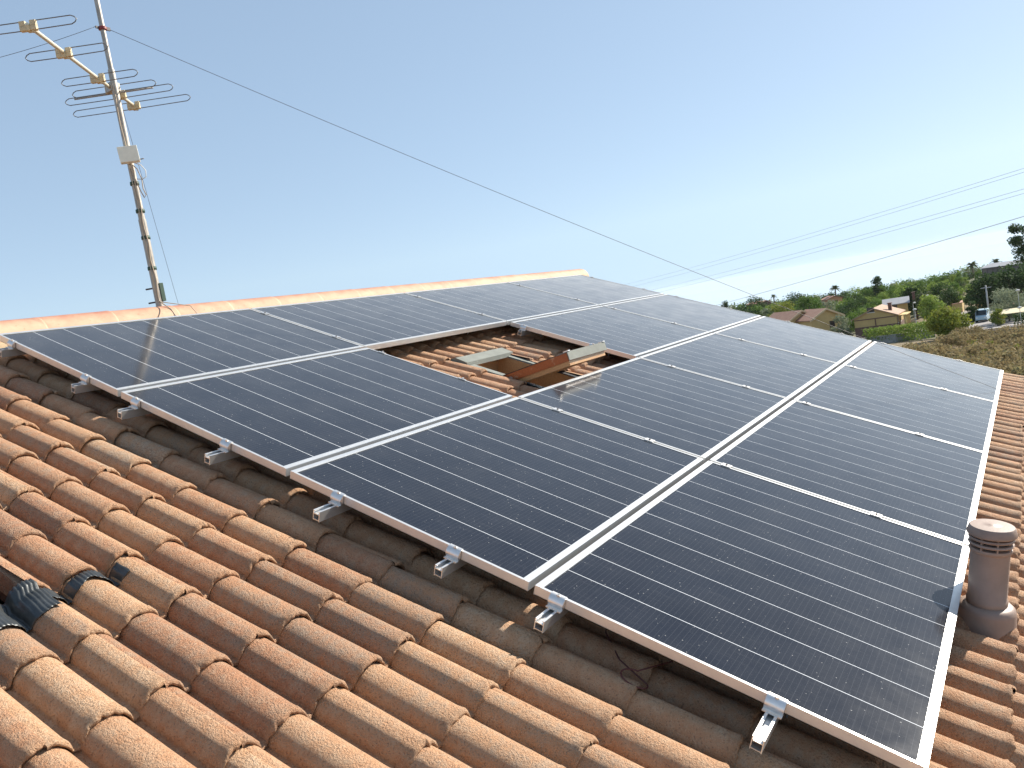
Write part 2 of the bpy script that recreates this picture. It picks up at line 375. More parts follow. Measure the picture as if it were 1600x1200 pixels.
# gable walls, eave wall, verge tiles
hl = Vector(house.location)
m = MB(); e1 = RW(0, V_B - .5, HPAN - .08); ap = RW(0, VR, HR - .10)
yb = ap.y + (ap.y - e1.y)
for x in (U_A + .25, U_B - .35):
    m.extrude([(x, e1.y, -1.5), (x, e1.y, e1.z), (x, ap.y, ap.z), (x, yb, e1.z), (x, yb, -1.5)], (.1, 0, 0))
m.box(U_A + .35, U_B - .35, e1.y, e1.y + .1, -1.5, e1.z); m.box(U_A + .35, U_B - .35, yb - .1, yb, -1.5, e1.z)
o = m.build('wall', M_WALLH, house); o.location = -hl
m = MB(); m.box(U_B - .03, U_B + .03, -V_B, -V_A - .0, HPAN - .09, HPAN + .045)
sub(m.build('verge_board', M_TILE), roof)
m = MB(); m.tube([(U_A, -V_B - .06, HPAN - .08), (U_B, -V_B - .06, HPAN - .08)], .07, 12); sub(m.build('gutter', simple('brown_gutter', (.16, .08, .05), .4), None, True), roof)
# ------------------------------------------------------------------ mounting rails
ROWS = [(-.052, 1.121), (1.149, 2.325), (2.351, 3.522), (3.547, 4.758)]
RAILS = [(.12, -.07), (.85, -.07), (1.285, -.09), (1.95, -.10), (2.63, -.115), (3.21, -.09), (3.64, -.11), (4.365, -.155)]
PU, PW = 1.742, 1.722
ordn = ['first', 'second', 'third', 'fourth', 'fifth', 'sixth', 'seventh', 'eighth']
def rail(u0, u1, v, label):
    t = empty('mounting_rail', label, 'mounting rail', RW(u0, v, -.080), ROT, 'aluminium rails under the solar array')
    L = u1 - u0; w_, hh, th = .017, .042, .0028
    m = MB()
    sec = [(-w_, 0), (-w_ + .010, 0), (-w_ + .010, th), (w_ - .010, th), (w_ - .010, 0), (w_, 0), (w_, hh), (w_ - .007, hh), (w_ - .007, hh - th), (w_ - th, hh - th),
           (w_ - th, hh - .013), (-w_ + th, hh - .013), (-w_ + th, hh - th), (-w_ + .007, hh - th), (-w_ + .007, hh), (-w_, hh)]
    # open channel on top and a hollow box below
    def slab(y0, y1, z0, z1): m.box(0, L, y0, y1, z0, z1)
    slab(-w_, -w_ + th, 0, hh); slab(w_ - th, w_, 0, hh); slab(-w_ + th, w_ - th, .003, .003 + th); slab(-w_ + th, w_ - th, hh - .015, hh - .015 + th)
    slab(-w_ + th, -w_ + .008, hh - th, hh - .0003); slab(w_ - .008, w_ - th, hh - th, hh - .0003)
    m.build('rail_profile', M_RAIL, t)
    for k in range(int(L // 1.0) + 1):
        x = min(.33 + k * 1.0, L - .1); h = MB(); h.box(x, x + .03, -.023, -.0175, -.115, .03); h.box(x, x + .03, -.0174, .05, -.115, -.109)
        h.build('roof_hook', M_RAIL, t)
    return t
rowname = ['top', 'second', 'third', 'bottom']
for k, (v, ue) in enumerate(RAILS):
    if k in (2, 3):
        rail(ue, PU + .03, v, 'short aluminium rail on this side of the roof window gap, %s' % ('upper of the pair' if k == 2 else 'lower of the pair'))
        rail(2 * PU - .06, 4 * PU + .10, v, 'aluminium rail starting beyond the roof window gap, %s' % ('upper of the pair' if k == 2 else 'lower of the pair'))
    else:
        rail(ue, 4 * PU + .10, v, 'long aluminium rail poking out under the %s panel row, %s of the pair' % (rowname[k // 2], 'upper' if k % 2 == 0 else 'lower'))
# ------------------------------------------------------------------ clamps
def end_clamp_mesh():
    pts = []                                  # profile in x (outwards negative), z
    prof_ = [(.010, .003), (-.001, .0035), (-.006, .001), (-.0145, -.008), (-.019, -.018), (-.0185, -.027), (-.014, -.033), (-.014, -.0375), (-.028, -.0375), (-.028, -.0405), (-.003, -.0405), (-.003, -.003), (.010, 0.0005)]
    m = MB(); m.extrude([(x, -.028, z) for x, z in prof_], (0, .056, 0)); return m
def bolt_mesh(): return MB().lathe([(.0065, .0), (.0065, .005), (.004, .005), (.004, .0025)], 12, Matrix.Translation((-.004, 0, .0035)))
c0 = None
def clamp(u, v, flip, label, group):
    t = empty('end_clamp', label, 'panel clamp', RW(u, v, .0006), (PITCH, 0, 0), group)
    a = end_clamp_mesh().build('clamp_body', M_CHROME, t, True, auto=50); b = bolt_mesh().build('bolt', M_CHROME, t)
    if flip:
        t.rotation_euler = (Matrix.Rotation(PITCH, 3, 'X') @ Matrix.Rotation(math.pi, 3, 'Z')).to_euler()
    return t
for k, (v, ue) in enumerate(RAILS):
    clamp(-.0005, v, False, 'curved silver clamp on the near array edge, %s down from the ridge' % ordn[k], 'end clamps on the near edge of the array')
    clamp(4 * PU - .0195, v, True, 'small clamp on the far array edge, %s down from the ridge' % ordn[k], 'end clamps on the far edge of the array')
clamp(2 * PU - .0005, 1.285, False, 'silver clamp hanging at the upper far corner of the roof window gap', 'clamps at the gap edges'); clamp(2 * PU - .0005, 1.95, False, 'silver clamp on the far side of the gap behind the open sash', 'clamps at the gap edges')
clamp(PU - .0195, 1.285, True, 'silver clamp on the near side of the gap, upper one', 'clamps at the gap edges'); clamp(PU - .0195, 1.95, True, 'silver clamp on the near side of the gap, lower one', 'clamps at the gap edges')
mid0 = None
for k, (v, ue) in enumerate(RAILS):
    for c in (1, 2, 3):
        if k in (2, 3) and c in (1, 2): continue
        lab = 'slim clamp in the %s seam between panel columns, %s down from the ridge' % (['', 'nearest', 'middle', 'farthest'][c], ordn[k])
        if mid0 is None:
            mid0 = empty('mid_clamp', lab, 'panel clamp', (0, 0, 0), ROT, 'mid clamps between panel columns')
            m = MB(); m.box(-.019, .019, -.025, .025, .001, .0035); m.box(-.007, -.005, -.025, .025, -.034, .001); m.box(.005, .007, -.025, .025, -.034, .001)
            m.build('clamp_body', M_CHROME, mid0); MB().lathe([(.0055, .0035), (.0055, .008), (.003, .008), (.003, .005)], 10).build('bolt', M_WIRE, mid0); o = mid0
        else: o = copy_tree(mid0); o['label'] = lab
        o.location = RW(c * PU - .010, v, .0006)
# ------------------------------------------------------------------ solar panels
def panel_proto(vh):
    t = empty('solar_panel', '', 'solar panel', (0, 0, 0), ROT, 'solar panels of the roof array'); L, Wd, FH = PW, vh, .035
    m = MB(); fl, fs_ = .028, .0105
    # long-side rails (with a shallow groove) and short-side rails, mitred as butted boxes
    for (y0, y1, s) in ((-Wd, -Wd + fl, 1), (-fl, 0, -1)):
        m.box(0, L, y0, y1, -.0022, 0)
        yo = y0 if s == 1 else y1; m.box(0, L, min(yo, yo + s * .0025), max(yo, yo + s * .0025), -FH, -.0022)
        ym = (y0 + y1) / 2 + s * .004
        m.box(0, L, ym - .0035, ym + .0035, .0001, .0011)
    for (x0, x1, s) in ((0, fs_, 1), (L - fs_, L, -1)):
        m.box(x0, x1, -Wd + fl, -fl, -.0022, 0); xo = x0 if s == 1 else x1
        m.box(min(xo, xo + s * .0025), max(xo, xo + s * .0025), -Wd + .0026, -.0026, -FH, -.0023)
        m.box(min(xo, xo + s * .030), max(xo, xo + s * .030), -Wd + .003, -.003, -FH, -FH + .002)
    m.build('frame', M_ALU, t)
    g = MB(); g.box(.0030, L - .0030, -Wd + .0035, -.0035, -.0075, -.0030); g.build('glass', M_GLASS, t)
    return t
colname = ['nearest', 'second', 'third', 'farthest']
pos = ['first', 'second', 'third', 'fourth']
for r, (va, vb) in enumerate(ROWS):
    pr = None
    for c in range(4):
        if (r, c) == (1, 1): continue
        if pr is None: pr = panel_proto(vb - va); o = pr
        else: o = copy_tree(pr)
        rn = ['top row along the ridge', 'second row from the ridge', 'third row from the ridge', 'bottom row above the eave tiles'][r]
        ex = {(3, 0): 'big black solar panel closest to the camera beside the vent pipe, bottom row', (0, 0): 'solar panel at the ridge below the antenna mast, nearest end of the top row',
              (1, 0): 'dark solar panel just this side of the roof window gap, nearest in the second row', (0, 1): 'solar panel between ridge and roof window gap in the top row',
              (1, 2): 'solar panel on the far side of the roof window gap, second row', (2, 1): 'dark solar panel just below the roof window gap, second in the third row',
              (3, 3): 'pale sky-reflecting panel at the far lower corner of the array'}.get((r, c), 'solar panel %s from the camera in the %s' % ('nearest' if c == 0 else 'farthest' if c == 3 else pos[c], rn))
        o['label'] = ex; o.location = RW(c * PU, va, 0)
# ------------------------------------------------------------------ centre-pivot roof window, sash swung open
def roof_window(U, V, W_, L_, label, ang, lab_small=False):
    t = empty('roof_window', label, 'roof window', RW(U, V, -.24), ROT)
    H = .100                                     # frame height above the origin
    m = MB(); 
    m.box(0, .05, -L_, 0, -.18, H - .012); m.box(W_ - .05, W_, -L_, 0, -.18, H - .012); m.box(.05, W_ - .05, -.05, 0, -.18, H - .012); m.box(.05, W_ - .05, -L_, -L_ + .05, -.18, H - .012)
    m.build('frame', M_WOOD2, t)
    m = MB(); m.box(.05, .10, -L_ + .05, -.05, -.30, -.19); m.box(W_ - .10, W_ - .05, -L_ + .05, -.05, -.30, -.19); m.box(.10, W_ - .10, -L_ + .05, -L_ + .07, -.60, -.19); m.box(.10, W_ - .10, -.07, -.05, -.60, -.19)
    m.box(0, .02, -L_, 0, -.60, -.181); m.box(W_ - .02, W_, -L_, 0, -.60, -.181)
    m.build('inner_lining', M_WOOD, t)
    f = MB(); 
    f.box(-.05, .0, -L_ - .0, .06, .044, .050); f.box(W_, W_ + .05, -L_, .06, .044, .050); f.box(-.003, 0, -L_, 0, .012, H); f.box(W_, W_ + .003, -L_, 0, .012, H)
    f.box(-.05, W_ + .05, .06, .12, .046, .052); f.box(-.003, W_ + .003, -L_ - .003, -L_, -.02, H)
    f.build('flashing', M_DARK, t)
    cv = MB()
    # top hood: a shallow gabled cap, and side cover strips
    cv.extrude([(-.03, .03, H - .02), (-.03, .03, H + .012), (-.03, -.01, H + .030), (-.03, -.115, H + .022), (-.03, -.125, H - .01), (-.03, -.115, H - .012)], (W_ + .06, 0, 0))
    cv.build('hood', M_COVER, t)
    cv = MB(); cv.box(-.006, .052, -L_ * .5, -.126, H - .0115, H); cv.box(W_ - .052, W_ + .006, -L_ * .5, -.126, H - .0115, H)
    cv.build('side_cover', M_COVER, t)
    cv = MB(); cv.box(.0, .05, -L_ + .0, -L_ * .5 - .002, H - .0115, H - .004); cv.box(W_ - .05, W_, -L_, -L_ * .5 - .002, H - .0115, H - .004); cv.build('weather_seal', M_BLACK, t)
    # sash
    s = bpy.data.objects.new('sash', None); COL.objects.link(s); s.parent = t; s.location = (0, -L_ * .5, H - .01); s.rotation_euler = (ang, 0, 0)
    hl_ = L_ * .5; m = MB()
    m.box(.005, .062, -hl_, hl_ - .06, -.012, .045); m.box(W_ - .062, W_ - .005, -hl_, hl_ - .06, -.012, .045); m.box(.062, W_ - .062, -hl_, -hl_ + .065, -.012, .045); m.box(.062, W_ - .062, hl_ - .13, hl_ - .06, -.012, .045)
    m.build('sash_frame', M_WOOD, s)
    m = MB(); m.box(.012, .060, -hl_ + .004, -.05, -.045, -.0125); m.box(W_ - .060, W_ - .012, -hl_ + .004, -.05, -.045, -.0125); m.box(.060, W_ - .060, -hl_ + .004, -hl_ + .06, -.045, -.0125)
    m.build('inner_sash_rail', M_WOOD2, s)
    m = MB(); m.box(.058, W_ - .058, -hl_ + .06, hl_ - .125, .018, .030); m.build('pane', M_PANE, s)
    m = MB(); m.box(-.004, W_ + .004, -hl_ - .014, -hl_ + .075, .0455, .051); m.box(-.004, W_ + .004, -hl_ - .014, -hl_ - .008, -.010, .0455); m.build('sash_cover', M_COVER, s)
    m = MB(); m.box(.0, .045, -hl_ + .076, hl_ - .06, .0455, .050); m.box(W_ - .045, W_, -hl_ + .076, hl_ - .06, .0455, .050); m.build('sash_seal', M_DARK, s)
    m = MB(); m.lathe([(.014, 0), (.014, .012)], 14, Matrix.Translation((-.010, 0, .01)) @ Matrix.Rotation(math.pi / 2, 4, 'Y')); m.build('pivot_hinge', M_CHROME, s, True, auto=40)
    m = MB(); m.box(.0, .03, -hl_ - .02, -hl_ + .02, .0515, .058); m.box(W_ - .03, W_, -hl_ - .02, -hl_ + .02, .0515, .058); m.build('corner_cap', M_CHROME, s)
    return t
def mat_pane():
    m = NT('window_pane'); m.set(Base_Color=(.8, .85, .85, 1), Roughness=.02, Transmission_Weight=1., IOR=1.45); return m.m
M_PANE = mat_pane()
rw = roof_window(2.45, 1.37, .55, .98, 'open roof window in the panel gap, red-brown sash tilted up', -R(32))
# apron below the first window: follows the tiles
def apron(U0, U1, va, vb, h0, off, name, mat, parent, pleat=.0022, wob=.0):
    n = int((U1 - U0) / .0028); us = np.linspace(U0, U1, n); vs = np.linspace(va, vb, 14)
    X, Vv = np.meshgrid(us, vs); ph = ((X - (U0J - .012) + P_ / 2) % P_) - P_ / 2
    j = np.floor((V0J - 0.0 - Vv) / GA); fr = ((Vv - V0J) / GA) % 1.0
    wv = vb + .010 * np.sin(us * 31) + .006 * np.sin(us * 83); Vv = va + (Vv - va) / (vb - va) * (wv[None, :] - va)
    ramp = np.clip((Vv - va) / (vb - va), 0, 1)
    pl = pleat * np.abs(((X / .0125 + 50 + Vv * 6) % 1.0) * 2 - 1) ** 1.6 * (1.25 - ramp * .55)
    Hh = prof(ph) + HPAN + .020 * fr + off + pl + .0015 * np.sin(X * 40 + Vv * 60)
    V = np.stack([X, -Vv, Hh], -1).reshape(-1, 3); nn = X.shape; idx = np.arange(nn[0] * nn[1]).reshape(nn)
    F = np.stack([idx[:-1, :-1], idx[1:, :-1], idx[1:, 1:], idx[:-1, 1:]], -1).reshape(-1, 4)
    o = np_mesh(name, V, F, mat, parent, True)
    sm = o.modifiers.new('s', 'SOLIDIFY'); sm.thickness = .0015; sm.offset = 1
    return o
def in_frame(o, t):          # a part modelled in roof coordinates, under a thing whose frame is roof-aligned
    o.location = (Matrix.Rotation(-PITCH, 3, 'X') @ (RW(0, 0, 0) - Vector(t.location)))
    return o
rw2 = roof_window(-1.70, 1.20, .55, 1.02, 'dark framed roof window at the near edge of the roof with black pleated apron', 0.0)
in_frame(apron(-1.85, -.992, 2.30, 2.475, 0, .009, 'apron', M_PLEAT, rw2, .0045), rw2)
in_frame(apron(-.992, -.735, V0J - GA + .006, V0J - GA + .070, 0, .008, 'apron', M_PLEAT, rw2, .0035), rw2)
in_frame(apron(2.36, 3.06, 2.34, 2.47, 0, .006, 'apron', M_DARK, rw, .001), rw)
m = MB(); m.box(-1.016, -.993, -2.32, -1.15, HPAN - .02, HPAN + .055); o = sub(m.build('cut_tile_edge', M_TILE), roof)
# ------------------------------------------------------------------ vent pipe
axb = RW(1.35, 4.872, -.14); axd = (RW(1.35, 4.798, .208) - RW(1.35, 4.861, -.09)).normalized()
vp = empty('vent_pipe', 'brown plastic vent pipe with slotted cap standing on eave tiles beside nearest panel', 'vent pipe', axb, axd.to_track_quat('Z', 'Y').to_euler())
MB().lathe([(.122, -.16), (.116, -.05), (.107, -.02), (.104, .045), (.099, .062), (.088, .072), (.066, .076)], 56).build('collar', M_VENT, vp, True, auto=60)
MB().lathe([(.0710, .070), (.0725, .078), (.0725, .096), (.0690, .099), (.0680, .290), (.0735, .294), (.0755, .301), (.0735, .308), (.060, .310)], 56).build('pipe', M_VENT, vp, True, auto=50)
MB().lathe([(.060, .3), (.060, .365)], 40).build('slot_core', M_VDARK, vp, True, auto=40)
for zz in (.320, .341):
    MB().lathe([(.0605, zz), (.0775, zz + .001), (.0800, zz + .006), (.0770, zz + .011), (.0605, zz + .011)], 56, cap=False).build('louvre_ring', M_VENT, vp, True, auto=50)
for q in range(8):
    a_ = q * math.pi / 4 + .35; MB().box(.0595, .073, -.003, .003, .305, .366, Matrix.Rotation(a_, 4, 'Z')).build('spacer', M_VENT, vp)
MB().lathe([(.060, .361), (.0835, .360), (.0865, .364), (.0865, .369), (.0800, .392), (.0765, .396), (.040, .3985), (.012, .3985), (.010, .3995), (.004, .400)], 64).build('cap', M_VENT, vp, True, auto=35)
# cable loop under the nearest panel
m = MB(); pts = [RW(-.055 + .030 * math.cos(a_), 3.965 + .045 * math.sin(a_), -.132 + .004 * a_) for a_ in np.linspace(.6, 6.2, 20)]
pts = [RW(.30, 3.70, -.13), RW(.12, 3.78, -.130), RW(.02, 3.88, -.132)] + pts + [RW(.12, 4.02, -.12), RW(.24, 4.0, -.06)]
o = m.tube(pts, .0026, 8).build('cable_loop', simple('dark_red_cable', (.10, .025, .02), .5), None, True); tag(o, 'dark red cable looping out from under the bottom row of panels onto the tiles', 'cable')
# ------------------------------------------------------------------ antenna mast
MX, MY = 1.252, .410; zb = 8.50
mast = empty('antenna_mast', 'slender weathered steel mast rising from the ridge into the sky', 'antenna mast', (MX, MY, zb))
ZW = lambda z: z - zb
m = MB(); m.tube([(0, 0, 0), (0, 0, ZW(9.25))], .026, 18).build('pole', M_STEEL, mast, True, auto=40)
m = MB(); m.tube([(0, 0, ZW(9.20)), (0, 0, ZW(10.30))], .0225, 18).build('pole', M_STEEL, mast, True, auto=40)
m = MB(); m.tube([(0, 0, ZW(10.26)), (0, 0, ZW(12.6))], .0175, 16).build('pole', M_STEEL, mast, True, auto=40)
M_GREEN = simple('green_tape', (.03, .07, .045), .6)
for z in (8.90, 9.12, 9.31, 9.505): MB().lathe([(.030, -.012), (.031, 0), (.030, .012)], 18, Matrix.Translation((0, 0, ZW(z)))).build('cable_tape', M_GREEN, mast, True)
m = MB(); m.box(.012, .040, -.030, .012, ZW(8.66), ZW(8.79)); m.build('base_bracket', M_GREEN, mast)
m = MB(); u_ = Vector((-.55, .83, 0)).normalized()
for z in (8.66, 8.76): m.tube([(0, 0, ZW(z)), (u_.x * .075, u_.y * .075, ZW(z))], .006, 8)
m.build('bracket_bolt', M_WIRE, mast)
m = MB(); m.box(-.10, .03, -.02, .02, ZW(8.600), ZW(8.612)); m.build('base_plate', simple('rusty_plate', (.20, .11, .08), .8), mast)
m = MB(); m.lathe([(.024, -.012), (.028, -.008), (.028, .008), (.024, .012)], 16, Matrix.Translation((0, 0, ZW(10.585)))); m.build('wire_collar', M_RED, mast, True, auto=40)
m = MB(); m.box(.022, .055, -.006, .006, ZW(10.578), ZW(10.600)); m.box(-.050, -.022, -.004, .004, ZW(10.578), ZW(10.594)); m.build('collar_lug', M_WIRE, mast)
# cables down the mast
tc = Vector((CAM.x - MX, CAM.y - MY, 0)).normalized(); sd_ = Vector((-tc.y, tc.x, 0))
def cab(off, z0, z1, wob, r=.0035, mat=M_CABLE, seed=0):
    pts = []; rr = random.Random(seed)
    n = 26
    for i in range(n + 1):
        z = z0 + (z1 - z0) * i / n; k = off + wob * math.sin(i * .9 + seed) * (.5 + .5 * rr.random())
        p = tc * (.028 + .003) + sd_ * k; pts.append((p.x, p.y, ZW(z)))
    return pts
c1 = cab(.006, 9.62, 8.66, .006, seed=1); c1 += [Vector((MX, MY, 0)) * 0 + Vector(RW(1.20, -.22, .0)) - Vector((MX, MY, zb)), Vector(RW(1.24, -.165, -.09)) - Vector((MX, MY, zb))]
c2 = cab(-.010, 10.12, 8.66, .005, seed=2); c2 += [Vector(RW(1.36, -.23, .01)) - Vector((MX, MY, zb)), Vector(RW(1.42, -.165, -.09)) - Vector((MX, MY, zb))]
o = MB().tube(c1, .0038, 8).build('antenna_cable', M_CABLE, mast, True); o = MB().tube(c2, .0032, 8).build('antenna_cable', M_CABLE, mast, True)
lp = [Vector((0, 0, ZW(9.63))) + tc * .03 - sd_ * a_ + Vector((0, 0, b_)) for a_, b_ in [(-.01, 0), (-.035, -.03), (-.052, -.10), (-.048, -.17), (-.060, -.215), (-.045, -.235), (-.030, -.19), (-.01, -.10), (.005, -.02)]]
MB().tube(lp, .0035, 8).build('antenna_cable', M_CABLE, mast, True)
lp = [Vector((0, 0, ZW(9.64))) + tc * .03 + sd_ * a_ * 1.0 + Vector((0, 0, b_)) for a_, b_ in [(.03, 0), (.065, -.015), (.088, -.055), (.083, -.10), (.055, -.115), (.02, -.11)]]
MB().tube(lp, .0030, 8).build('antenna_cable', simple('white_cable', (.7, .68, .62), .5), mast, True)
# antenna
ZA = 10.186
an = empty('tv_antenna', 'aerial with six flattened loop rods on a slanting cream boom near the mast top', 'antenna', (1.252, .44, ZA))
P0 = Vector((.372, -.27, 0)); P1 = Vector((1.585, .73, 0)); org = Vector((1.252, .44, 0)); D = (P1 - P0).normalized(); E_ = Vector((math.cos(R(-52.5)), math.sin(R(-52.5)), 0))
off = tc * .045
def L_(p): return p - org
MB().tube([L_(P0) + D * -.02 + off * .0, L_(P1)], .0125, 12).build('boom', M_BOOM, an, True, auto=40)
els = [((45, 40), (-14, 46), (113, 24)), ((102, 82), (38, 90), (168, 72)), ((153, 122), (92, 128), (217, 114)), ((178, 139), (112, 148), (240, 126)), ((186, 148), (101, 160), (270, 135)), ((208, 165), (116, 180), (297, 151))]
def atz(px, py, z): d = ray(px, py); return CAM + d * ((z - CAM.z) / d.z)
for i, (cpx, a_, b_) in enumerate(els):
    C_ = atz(*cpx, ZA); C_.z = 0; s = (C_ - P0).dot(D); C_ = P0 + D * s
    A_ = atz(*a_, ZA); B_ = atz(*b_, ZA); A_.z = B_.z = 0
    la = max(.16, (A_ - C_).dot(-E_)); lb = max(.16, (B_ - C_).dot(E_)); g = .024; zc = Vector((0, 0, 1)); c_ = L_(C_)
    loop = [c_ + E_ * x + zc * y for x, y in [(-.03, g), (-la + .03, g), (-la + .010, g * .6), (-la, 0), (-la + .010, -g * .6), (-la + .03, -g), (0, -g - .002), (lb - .03, -g), (lb - .010, -g * .6), (lb, 0), (lb - .010, g * .6), (lb - .03, g), (.03, g)]]
    MB().tube(loop, .0031, 8).build('loop_element', M_ELEM, an, True)
    m = MB(); Mx = Matrix.Translation(c_) @ Matrix.Rotation(R(-52.5), 4, 'Z')
    m.box(-.046, .046, -.014, .014, -.030, -.004, Mx); m.box(-.046, -.012, -.012, .012, -.004, .026, Mx); m.box(.012, .046, -.012, .012, -.004, .026, Mx); m.box(-.012, .012, -.020, .020, -.034, .0, Mx)
    m.lathe([(.010, -.04), (.010, -.028)], 10, Mx @ Matrix.Translation((.02, 0, 0))); m.build('insulator', M_PLAST, an, bevel=.003)
m = MB(); c_ = L_(P0 + D * ((org - P0).dot(D) + .03)); q_ = Vector((c_.x, c_.y, 0)) 
m.tube([q_ - E_ * .27 + Vector((0, 0, -.030)), q_ + E_ * .28 + Vector((0, 0, -.030))], .006, 10); m.build('reflector_tube', M_STEEL, an, True)
m = MB(); m.box(-.035, .035, -.045, .03, -.03, .03, Matrix.Translation(q_ * .4)); m.build('mast_clamp', M_STEEL, an, bevel=.004)
bx = empty('junction_box', 'cream weatherproof box strapped to the mast halfway up', 'junction box', Vector((MX, MY, 9.695)) + tc * .045, (0, 0, math.atan2(tc.y, tc.x) + math.pi / 2))
m = MB(); m.box(-.064, .064, -.035, .018, -.056, .056, Matrix.Rotation(R(-3), 4, 'Y')); m.build('box_body', M_BOX, bx, bevel=.006)
m = MB(); m.box(-.064, .064, -.040, -.0352, -.054, .054, Matrix.Rotation(R(-3), 4, 'Y')); m.build('box_lid', M_BOX, bx, bevel=.004)
m = MB(); m.box(-.03, .03, .018, .045, -.010, .010); m.build('strap', M_STEEL, bx); m = MB(); m.tube([(.06, .0, -.035), (.092, 0, -.030)], .004, 8); m.build('cable_gland', M_WIRE, bx, True)
# guy wires
def wire(name, A, B, sag, r, mat, label, cat, n=24, group=None):
    A, B = Vector(A), Vector(B)
    pts = [A.lerp(B, i / n) - Vector((0, 0, sag * 4 * (i / n) * (1 - i / n))) for i in range(n + 1)]
    o = MB().tube([p - A for p in pts], r, 6).build(name, mat, None, True); o.location = A; tag(o, label, cat, group); return o
def on_roof(px, py, h):            # where a sight line through a pixel of the photograph meets the roof at height h
    d = ray(px, py); n = Vector((0, -sp, cp)); o = RW(0, 0, h); t = (o - CAM).dot(n) / d.dot(n); return CAM + d * t
TP = Vector((MX, MY, 10.588)); WA = on_roof(1561, 609, .008)
wire('guy_wire', TP + Vector((.05, 0, 0)), WA, .05, .0018, M_WIRE, 'long thin guy wire running from the mast over the panels to the eave', 'guy wire')
wire('guy_wire', TP + Vector((0, .03, 0)), at_dist(283, 490, 8.5), .02, .0016, M_WIRE, 'faint guy wire dropping steeply behind the ridge right of the mast', 'guy wire')
wire('guy_wire', TP - Vector((.05, 0, 0)), at_dist(-160, 125, 6.0), .03, .0016, M_WIRE, 'thin guy wire running left from the red collar on the mast', 'guy wire')
# ------------------------------------------------------------------ land, sea, haze
def zg(x, y):
    dx, dy = x - CAM.x, y - CAM.y; r = math.hypot(dx, dy); a_ = math.atan2(dy, dx)
    z = 0.0
    if r > 42: z = -.065 * (r - 42)
    if r > 200: z = -10.3 - .042 * (r - 200)
    z = max(z, -64)
    # low rise to the right of the view that carries the long shed
    d = ray(1590, 400); ab = math.atan2(d.y, d.x); da = (a_ - ab + math.pi) % (2 * math.pi) - math.pi
    z += 10.5 * math.exp(-(da / .16) ** 2) * math.exp(-((r - 285) / 75) ** 2)
    z += .5 * float(vnoise(np.array(x / 14.), np.array(y / 14.), 2)) * min(1, r / 60)
    return z
def ground_hit(px, py, extra=0.0):
    d = ray(px, py); hd = math.hypot(d.x, d.y); lo = 20.
    r = 20.
    while r < 1500:
        P = CAM + d * (r / hd)
        if P.z <= zg(P.x, P.y) + extra: break
        r += 1.0
    P = CAM + d * (r / hd); return Vector((P.x, P.y, zg(P.x, P.y))), r
def on_ground(px, r):              # point on the ground at distance r in the direction of image column px (at about the horizon row)
    d = ray(px, 600 - (px - 800) * .17 - 160); P = CAM + d * (r / math.hypot(d.x, d.y)); return Vector((P.x, P.y, zg(P.x, P.y)))
def terrain():
    rs = np.concatenate([np.linspace(3, 60, 30), np.linspace(63, 360, 90), np.geomspace(370, 2600, 24)]); na = 420
    V = [(CAM.x, CAM.y, 0)]; 
    for r in rs:
        for k in range(na):
            a_ = 2 * math.pi * k / na; x, y = CAM.x + r * math.cos(a_), CAM.y + r * math.sin(a_); V.append((x, y, zg(x, y)))
    F = []
    for i in range(len(rs) - 1):
        for k in range(na): F.append((1 + i * na + k, 1 + i * na + (k + 1) % na, 1 + (i + 1) * na + (k + 1) % na, 1 + (i + 1) * na + k))
    F3 = [(0, 1 + k, 1 + (k + 1) % na) for k in range(na)]
    m = MB(); m.v = V; m.f = F + F3
    t = NT('dry_land'); v = t.n('ShaderNodeNewGeometry').outputs['Position']
    f = t.noise(.35, 6, .65, v); g = t.noise(.03, 4, .6, v); h = t.noise(2.5, 4, .7, v)
    c = t.mix(t.remap(f, .35, .65), (.26, .18, .10, 1), (.15, .095, .055, 1)); c = t.mix(t.remap(h, .5, .7, 0, .6), c, (.33, .25, .14, 1))
    c = t.mix(t.remap(g, .45, .6, 0, .85), c, (.07, .085, .03, 1))
    t.set(Base_Color=c, Roughness=.95); t.bump(h, .6, .3)
    o = m.build('ground', t.m, None, True); tag(o, kind='structure')
terrain()
def disc(name, z, r, mat):
    m = MB(); n = 96; m.add([(CAM.x + r * math.cos(2 * math.pi * k / n), CAM.y + r * math.sin(2 * math.pi * k / n), z) for k in range(n)], [tuple(range(n))])
    o = m.build(name, mat); tag(o, kind='structure'); return o
t = NT('sea_water'); t.set(Base_Color=(.80, .86, .88, 1), Roughness=.06, Metallic=.8); disc('sea', -60, 7000, t.m)
# ------------------------------------------------------------------ foliage
def mat_leaf(name, a, b, c3=None, rough=.55):
    m = NT(name); v = m.obj(); rnd = m.n('ShaderNodeObjectInfo').outputs['Random']
    f = m.noise(.55, 3, .6, v); c = m.mix(m.remap(f, .35, .65), (*a, 1), (*b, 1))
    if c3: c = m.mix(m.remap(m.noise(1.3, 3, .6, v), .56, .68, 0, .9), c, (*c3, 1))
    c = m.mix(m.math('MULTIPLY', rnd, .30), c, (*[x * 1.6 for x in b], 1))
    m.set(Base_Color=c, Roughness=max(rough, .75), Transmission_Weight=0.0, Specular_IOR_Level=.08)
    tr = m.n('ShaderNodeBsdfTranslucent', {0: c}); mx = m.n('ShaderNodeMixShader', {0: .28, 1: m.b.outputs[0], 2: tr.outputs[0]})
    m.t.links.new(mx.outputs[0], m.t.nodes['Material Output'].inputs[0]); return m.m
L_MID = mat_leaf('mid_green_leaves', (.07, .14, .025), (.135, .21, .042)); L_DARK = mat_leaf('dark_green_leaves', (.030, .060, .020), (.060, .100, .032))
L_LIGHT = mat_leaf('light_green_leaves', (.16, .24, .045), (.25, .32, .07)); L_OLIVE = mat_leaf('grey_green_leaves', (.17, .20, .12), (.26, .29, .19))
